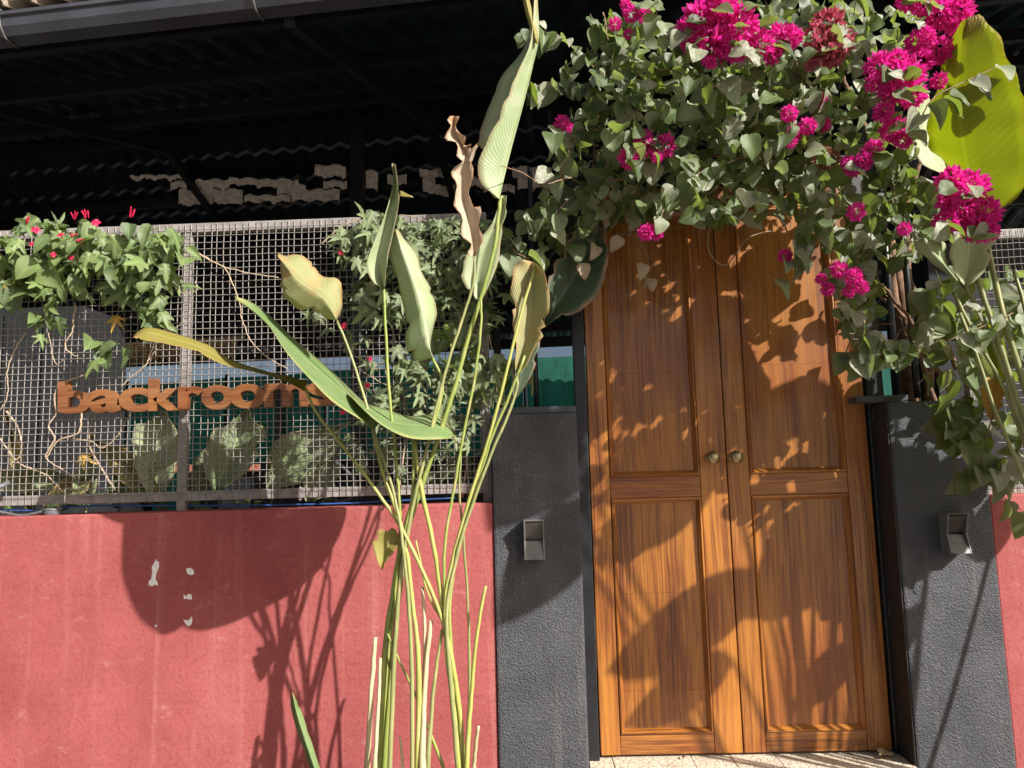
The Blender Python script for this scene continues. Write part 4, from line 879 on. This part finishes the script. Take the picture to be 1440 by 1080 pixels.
# small heart leaf and grass-like blade
blade(cl, f([(562, 758), (556, 744), (540, 742), (526, 750), (523, 766), (530, 788), (537, 801)], PY), f([(562, 760), (550, 762), (543, 775), (537, 801)], PY+.02), f([(562, 762), (555, 775), (545, 788), (538, 801)], PY), 'canna_yellow', 14)
blade(cl, f([(440, 1090), (425, 1050), (411, 1005), (408, 978), (411, 973)], PY+.02), f([(446, 1090), (432, 1048), (418, 1005), (411, 974)], PY), f([(453, 1090), (440, 1048), (424, 1000), (412, 974)], PY+.02), 'canna_green', 14)
ST = [([(429, 546), (445, 580), (480, 625), (522, 680), (558, 732), (587, 787), (617, 858), (632, 910), (645, 990), (652, 1080)], 6, 'stalk_yellow'), ([(525, 606), (533, 645), (543, 680), (561, 728), (573, 784), (582, 865), (589, 940), (587, 1080)], 6.5, 'stalk_yellow'),
      ([(474, 452), (490, 490), (508, 545), (530, 620), (550, 680), (562, 735), (570, 800), (578, 900), (580, 1080)], 5, 'stalk_dull'), ([(540, 407), (543, 480), (548, 560), (556, 640), (560, 690), (563, 745), (556, 830), (545, 930), (536, 1080)], 5.5, 'stalk_green'),
      ([(703, 280), (697, 340), (682, 400), (660, 470), (635, 560), (608, 640), (591, 690), (566, 769), (547, 873), (536, 976), (529, 1080)], 8, 'stalk_green'), ([(608, 503), (622, 535), (619, 565), (605, 612), (590, 670), (570, 740), (552, 830), (541, 930), (533, 1080)], 6, 'stalk_green'),
      ([(668, 360), (665, 400), (650, 450), (630, 510), (612, 580), (598, 640), (583, 700), (566, 790), (556, 900), (548, 1080)], 5.5, 'stalk_dull'), ([(676, 420), (676, 460), (668, 530), (650, 620), (638, 690), (628, 745), (624, 800), (630, 900), (640, 990), (650, 1080)], 5, 'stalk_green'),
      ([(753, 375), (736, 430), (718, 500), (700, 570), (680, 640), (655, 720), (637, 785), (626, 850), (629, 920), (638, 1000), (645, 1080)], 6, 'stalk_yellow'), ([(738, 500), (715, 560), (690, 620), (662, 715), (641, 790), (632, 860), (636, 930), (644, 1000), (650, 1080)], 5.5, 'stalk_green'),
      ([(727, 530), (727, 545), (716, 580), (690, 640), (668, 700), (650, 752), (632, 830), (628, 880), (634, 960), (644, 1080)], 5.5, 'stalk_dull'), ([(638, 612), (648, 640), (646, 690), (651, 745), (656, 820), (659, 880), (660, 980), (656, 1080)], 4, 'stalk_dull'),
      ([(683, 824), (676, 860), (667, 925), (661, 1000), (656, 1080)], 6, 'stalk_yellow'), ([(545, 891), (562, 930), (582, 972), (603, 1025), (624, 1080)], 4, 'stalk_green'), ([(583, 620), (591, 680), (610, 769), (624, 873), (636, 976), (648, 1080)], 8, 'stalk_yellow'),
      ([(622, 885), (615, 930), (609, 980), (601, 1080)], 6, 'stalk_dull'), ([(580, 615), (582, 660), (578, 720), (566, 800), (555, 900), (540, 1080)], 7, 'stalk_green'),
      ([(528, 896), (523, 960), (516, 1080)], 8, 'stalk_dry'), ([(594, 825), (598, 900), (594, 1000), (590, 1080)], 6, 'stalk_dry'), ([(606, 872), (600, 930), (596, 1000), (594, 1080)], 8, 'stalk_dry'), ([(535, 925), (532, 990), (527, 1080)], 6, 'stalk_dry'), ([(673, 1021), (669, 1050), (666, 1080)], 6, 'stalk_dry'), ([(645, 988), (646, 1030), (647, 1080)], 4, 'stalk_dry'), ([(562, 1035), (565, 1055), (566, 1080)], 4, 'stalk_dry'), ([(530, 1028), (528, 1055), (527, 1080)], 5, 'stalk_dry'), ([(585, 760), (600, 830), (620, 870)], 3.5, 'stalk_yellow')]
for k, (pts, wp, mat) in enumerate(ST):
    stalk(cl, pts, PY+rnd.uniform(-.02, .02), wp, mat, .7, 'stalk', PY+rnd.uniform(-.05, .05))

# clump at the right, partly outside the frame
RY = -.42
cr = thing('broad_leaf_plant', Vector((P(1500, 900, RY).x, RY, G)), 'clump with one very large yellow green backlit leaf beside the bush flowers', 'plant')
def PL(x, y, p0, nv):
    d = _F + _R*((x-720)/FPX) + _U*((540-y)/FPX)
    return CAM + d*((p0-CAM).dot(nv)/d.dot(nv))
LP, LN = P(1370, 190, -.52), Vector((.80, .28, .52)).normalized()
pl3 = lambda pts, off: [PL(x, y, LP, LN)+LN*off for x, y in pts]
blade(cr, pl3([(1380, 304), (1330, 244), (1301, 214), (1297, 190), (1299, 156), (1309, 130), (1332, 52), (1360, 26)], .03), pl3([(1382, 304), (1368, 255), (1358, 211), (1352, 167), (1347, 130), (1352, 80), (1362, 26)], -.01), pl3([(1384, 303), (1413, 292), (1441, 250), (1443, 195), (1436, 156), (1420, 118), (1404, 80), (1385, 44), (1363, 26)], .04), 'canna_back', 34, wav=.006, ragged=.2)
blade(cr, f([(1330, 246), (1295, 230), (1283, 200), (1286, 160), (1298, 130)], -.30), f([(1332, 246), (1310, 220), (1302, 190), (1300, 160), (1302, 132)], -.26), f([(1334, 246), (1326, 220), (1322, 190), (1318, 160), (1306, 132)], -.22), 'canna_pale', 14)
blade(cr, f([(1345, 395), (1302, 364), (1284, 343), (1296, 334)], -.40), f([(1346, 395), (1322, 366), (1308, 348), (1298, 333)], -.42), f([(1348, 394), (1334, 375), (1332, 345), (1308, 329)], -.38), 'canna_pale', 12)
blade(cr, f([(1355, 400), (1340, 382), (1335, 352), (1345, 330)], -.40), f([(1358, 402), (1360, 380), (1362, 355), (1366, 330)], -.38), f([(1362, 402), (1384, 382), (1398, 348), (1400, 322)], -.42), 'canna_pale', 12)
blade(cr, f([(1405, 540), (1384, 520), (1375, 490), (1372, 458)], -.30), f([(1408, 540), (1400, 510), (1392, 480), (1382, 452)], -.28), f([(1412, 538), (1417, 510), (1412, 480), (1396, 455)], -.32), 'canna_back', 14)
blade(cr, f([(1392, 590), (1382, 570), (1378, 545), (1386, 530)], -.30), f([(1394, 590), (1395, 570), (1394, 548), (1398, 532)], -.30), f([(1396, 590), (1412, 570), (1412, 550), (1410, 535)], -.33), 'yellow_leaf', 10)
for pts, wp in [([(1366, 356), (1383, 418), (1408, 490), (1430, 560), (1462, 650), (1490, 760), (1505, 900), (1505, 1080)], 9), ([(1356, 400), (1378, 440), (1404, 500), (1428, 570), (1460, 680), (1488, 800), (1498, 1080)], 7), ([(1340, 410), (1374, 477), (1408, 538), (1440, 620), (1470, 720), (1492, 900), (1496, 1080)], 6), ([(1382, 304), (1392, 360), (1410, 440), (1440, 540), (1475, 660), (1500, 800), (1510, 1080)], 9),
                ([(1350, 440), (1380, 520), (1400, 580), (1430, 650), (1470, 780), (1490, 1080)], 6), ([(1426, 380), (1435, 410), (1450, 470), (1480, 600), (1500, 800), (1508, 1080)], 6)]:
    stalk(cr, pts, RY+.08+rnd.uniform(-.03, .03), wp, 'stalk_dull', .8, 'stalk', RY)
# unseen leaves added off frame, shaped by the shade they cast on door and pillars
def shade_blade(par, base, tip, wid, mat, nrm, sag=.1):
    base = Vector(base); tip = Vector(tip); d = tip-base; nrm = Vector(nrm).normalized(); s = d.cross(nrm).normalized(); m = MB(); rows = []
    for i in range(16):
        t = i/15; hw = wid/2*math.sin(math.pi*min(1, t*.97+.03)**.85)**.8 if 0 < t < 1 else .003
        c = base+d*t+nrm*(sag*math.sin(math.pi*t)); rows.append([c+s*hw*(k-4)/4-nrm*abs(k-4)/4*hw*.22 for k in range(9)])
    m.grid(rows, True); o = m.build('leaf_blade', M[mat], par, True); o.modifiers.new('thick', 'SOLIDIFY').thickness = .0007
root = Vector((P(1500, 900, RY).x+.10, RY-.12, G))
def onray(x, y, Ydoor, Yleaf):      # the spot in the plane Yleaf whose shade falls on pixel x, y of the surface at Ydoor
    p = P(x, y, Ydoor); return p+SUN*((Yleaf-Ydoor)/SUN.y)
LW = [((1010, 630), (850, 775), .30, DOOR_Y, -.92), ((1235, 690), (1050, 870), .34, DOOR_Y, -.80), ((1075, 820), (852, 945), .24, DOOR_Y, -.98), ((1030, 930), (885, 1015), .17, DOOR_Y, -.90), ((1180, 560), (1010, 600), .20, DOOR_Y, -.85), ((1262, 830), (1340, 636), .24, -.01, -.55), ((1390, 790), (1400, 690), .14, -.01, -.5), ((1215, 900), (1120, 1000), .14, DOOR_Y, -.75), ((835, 560), (690, 745), .36, -.01, -1.25), ((840, 700), (700, 880), .26, -.01, -1.3), ((790, 560), (670, 640), .2, -.01, -1.2)]
for (b_, t_, w_, yd, yl) in LW:
    b3, t3 = onray(*b_, yd, yl), onray(*t_, yd, yl-.05)
    shade_blade(cr, b3, t3, w_, 'canna_green', SUN+Vector((0, 0, .15)), .04)
    m = MB(); m.tube(spline([root+rv(.03), (root+b3)/2+Vector((.06, 0, .1)), b3, b3.lerp(t3, .3)], 14), [.010-.0004*k for k in range(14)], 8); m.build('stalk', M['stalk_green'], cr, True)

# plants in the bed behind the mesh
bp = thing('bed_plant', Vector((P(230, 690, .4).x, .4, WT_L-.2)), 'broad ribbed leaves behind the mesh below the letters', 'plant')
BL = [([(215, 700), (188, 660), (188, 600), (215, 588)], [(220, 700), (218, 650), (222, 615), (228, 588)], [(226, 700), (248, 660), (250, 610), (240, 590)]), ([(235, 720), (180, 690), (150, 650), (135, 622)], [(232, 712), (195, 672), (170, 645), (137, 620)], [(230, 705), (210, 660), (185, 635), (140, 619)]),
      ([(375, 690), (372, 650), (400, 610), (470, 600)], [(378, 690), (410, 655), (440, 625), (478, 602)], [(382, 690), (445, 670), (475, 635), (480, 606)]), ([(-30, 680), (10, 692), (50, 694), (88, 680)], [(-30, 675), (10, 676), (50, 676), (88, 672)], [(-30, 668), (10, 658), (50, 654), (86, 664)]),
      ([(300, 690), (285, 650), (300, 605), (335, 585)], [(305, 690), (318, 650), (335, 615), (345, 586)], [(312, 690), (355, 655), (375, 610), (355, 588)]), ([(110, 712), (100, 680), (112, 650), (128, 640)], [(116, 712), (118, 680), (125, 655), (130, 640)], [(122, 712), (136, 685), (140, 660), (133, 642)]),
      ([(280, 700), (270, 670), (290, 655), (320, 645)], [(284, 700), (295, 675), (310, 660), (322, 645)], [(288, 700), (318, 690), (330, 665), (324, 648)]), ([(40, 720), (20, 680), (15, 640), (8, 590)], [(44, 720), (30, 680), (22, 640), (12, 590)], [(48, 720), (42, 680), (32, 640), (16, 590)])]
BL += [([(430, 705), (425, 680), (440, 655), (470, 640)], [(436, 705), (446, 682), (458, 662), (474, 640)], [(442, 705), (468, 690), (478, 668), (476, 642)]), ([(60, 715), (70, 690), (95, 672), (130, 668)], [(64, 716), (85, 694), (105, 680), (132, 669)], [(70, 718), (100, 704), (122, 690), (133, 671)]),
       ([(160, 715), (150, 690), (158, 664), (172, 648)], [(165, 715), (166, 690), (170, 668), (174, 648)], [(170, 715), (182, 692), (186, 670), (177, 650)]), ([(255, 712), (262, 680), (280, 640), (300, 615)], [(260, 712), (275, 682), (292, 645), (302, 614)], [(265, 712), (292, 690), (304, 655), (304, 616)])]
for k, (A, Mi, Bp) in enumerate(BL):
    tp = (Mi[-1][0]*1.4-Mi[-2][0]*.4, Mi[-1][1]*1.4-Mi[-2][1]*.4); A = A+[tp]; Mi = Mi+[tp]; Bp = Bp+[tp]
    Y = .26+.05*(k % 4); blade(bp, f(A, Y), f(Mi, Y+.05), f(Bp, Y-.03), 'half_dry' if k in (1, 7, 9) else 'bed_leaf', 16, wav=.006)
    b0 = P(Mi[0][0], Mi[0][1], Y+.04); m = MB(); m.tube([Vector((b0.x, b0.y+.05, WT_L-.21)), b0+Vector((0, .03, -.05)), P(Mi[1][0], Mi[1][1], Y+.042)], [.006, .005, .003], 6); m.build('stalk', M['stalk_dull'], bp, True)
for k in range(26):      # low foliage showing under the bottom rail
    x = rnd.uniform(20, 480); put_leaf(bp, rnd.choice(LEAF_V), P(x, rnd.uniform(690, 716), rnd.uniform(.16, .35)), rnd.uniform(.06, .10), Vector((rnd.uniform(-1, 1), -.5, .2)), Vector((0, -.5, .8)), .3)
b2 = thing('bright_plant', Vector((P(630, 600, .9).x, .9, -.02)), 'bright green backlit leaves behind the mesh and tall stalks', 'plant')
mb_ = leafmesh('leaf', heart, M['bright_leaf'], 6, .2, .2, .02)
m = MB(); m.tube([Vector((P(640, 600, .9).x, .9, -.02)), P(640, 600, .9), P(632, 450, .9)], [.008, .006, .003], 6); m.build('stem', M['stalk_green'], b2, True)
for (x, y, s) in [(650, 380, .14), (632, 440, .13), (640, 470, .16), (622, 480, .14), (655, 490, .15), (605, 510, .14), (590, 520, .12), (640, 520, .15), (665, 470, .12), (620, 540, .13), (660, 540, .13), (700, 540, .12), (590, 505, .12), (645, 420, .12), (668, 505, .12), (722, 525, .10)]:
    put_leaf(b2, mb_, P(x, y-15, .9+rnd.uniform(-.12, .12)), s, Vector((rnd.uniform(-.7, .7), -.2, -.8)), Vector((.1, -.9, .2)), .3)

# ------------------------------------------------------------------ cables and small things on the wall top
m = MB(); m.tube(spline([P(x, y, .10) for x, y in [(-40, 716), (60, 718), (92, 713), (150, 711), (210, 711), (330, 711), (480, 708), (560, 704), (640, 700)]], 40), .0035, 6)
tag(m.build('blue_cable', M['blue_cable'], None, True), 'thin blue cable running along the wall top under the mesh', 'cable')
m = MB(); m.tube(spline([P(x, y, .04) for x, y in [(-60, 712), (0, 720), (30, 725), (62, 719)]], 20), .006, 8)
tag(m.build('grey_cable', M['grey_plastic'], None, True), 'grey cable sagging over the wall top to a round box', 'cable')
jb = thing('junction_box', P(74, 726, .05), 'small round grey junction box on the red wall top', 'box')
c = P(74, 726, .05); m = MB(); m.lathe(c, (0, 0, 1), [(.001, .0), (.03, .0), (.032, .012), (.032, .024)], 18); m.build('body', M['grey_plastic'], jb, True)
m = MB(); m.lathe(c, (0, 0, 1), [(.034, .0245), (.034, .030), (.028, .033), (.001, .033)], 18); m.build('lid', M['grey_plastic'], jb, True)
m = MB(); m.tube(spline([P(x, y, .14) for x, y in [(470, 648), (488, 662), (500, 678), (495, 698), (478, 706), (470, 702)]], 24), .007, 8)
tag(m.build('black_hose', M['grey_plastic'], None, True), 'bent black hose looping down behind the mesh bottom rail', 'hose')
m = MB(); m.tube([P(-20, 694, -.02), P(14, 678, .02)], .010, 10)
tag(m.build('grey_pipe', M['grey_plastic'], None, True), 'short grey pipe end sticking out before the mesh', 'pipe')
for (x, y) in ((92, 696), (421, 694)):
    a = P(x, y, FY-.006); m = MB()
    m.tube(spline([a+Vector((0, .05, .018)), a+Vector((0, -.002, .022)), a+Vector((.002, -.004, 0)), a+Vector((0, -.002, -.024)), a+Vector((0, .05, -.02))], 14), .0022, 6)
    m.tube([a+Vector((.001, -.003, .0)), a+Vector((.006, -.012, -.028))], .0014, 5)
    tag(m.build('cable_tie', M['white_tie'], None, True), ['white cable tie round the mesh rail above the round grey box', 'white cable tie round the mesh rail near the black hose'][x > 200], 'cable tie')
# fallen leaf on the step
LF = leafmesh('fallen_leaf', heart, M['dead_leaf'], 6, .35, .1, .05)
o = link('fallen_leaf', LF, None, frame(PZ(1238, 1062, ZB+.004), Vector((1, .3, .05)), Vector((0, 0, 1)), .065)); tag(o, 'curled dry tan leaf lying on the doorstep tiles', 'leaf')
o = link('fallen_leaf', LF, None, frame(PZ(962, 1066, ZB), Vector((.3, .5, .25)), Vector((-.6, 0, .6)), .025)); tag(o, 'tiny dry leaf lying on the doorstep under the door meeting edge', 'leaf')

# ------------------------------------------------------------------ trees beyond the roof
def tree(px, Y, H, nleaf, lab, spread=2.2):
    b0 = P(px, 10, Y); t = thing('tree', (b0.x, Y, G), lab, 'tree', 'trees behind the roof')
    top = Vector((b0.x, Y, H)); m = MB(); m.tube(spline([(b0.x-.2, Y, G), (b0.x+.1, Y, H*.4), (b0.x, Y, H*.75), top], 14), [.22-.011*k for k in range(14)], 9); tr = m.build('trunk', M['bark'], t, True)
    limbs = []
    for k in range(9):
        a = k*2.4; z = H*(.55+.045*k); e = Vector((b0.x+math.cos(a)*spread*.8, Y+math.sin(a)*spread*.8, z+1.0)); limbs.append(e)
        m = MB(); m.tube(spline([(b0.x, Y, z), (Vector((b0.x, Y, z))+e)/2+Vector((0, 0, .15)), e], 7), [.07-.008*j for j in range(7)], 6); m.build('limb', M['bark'], tr, True)
    m = MB()
    for k in range(nleaf):
        c = rnd.choice(limbs)+rv(.45)*spread*.45; s = rnd.uniform(.07, .15); d = rv().normalized(); u = d.orthogonal().normalized(); u = Matrix.Rotation(rnd.uniform(0, 6), 3, d) @ u; q = d.cross(u); i = len(m.v)
        m.v += [c-u*s, c-q*s*.45+d*s*.1, c+u*s, c+q*s*.45+d*s*.1]; m.f.append((i, i+1, i+2, i+3))
        for j, uv in enumerate([(.5, 0), (0, .5), (.5, 1), (1, .5)]): m.uv[i+j] = uv
    m.build('crown', M['tree_leaf'], t)
tree(72, 11.5, 13.0, 5200, 'leafy tree with a brown trunk rising behind the roof tiles')
tree(-40, 14, 13.5, 4200, 'denser tree behind the roof corner next to the gutter end')
tree(150, 16, 13.5, 4200, 'pale sunlit tree behind the middle of the roof tiles')
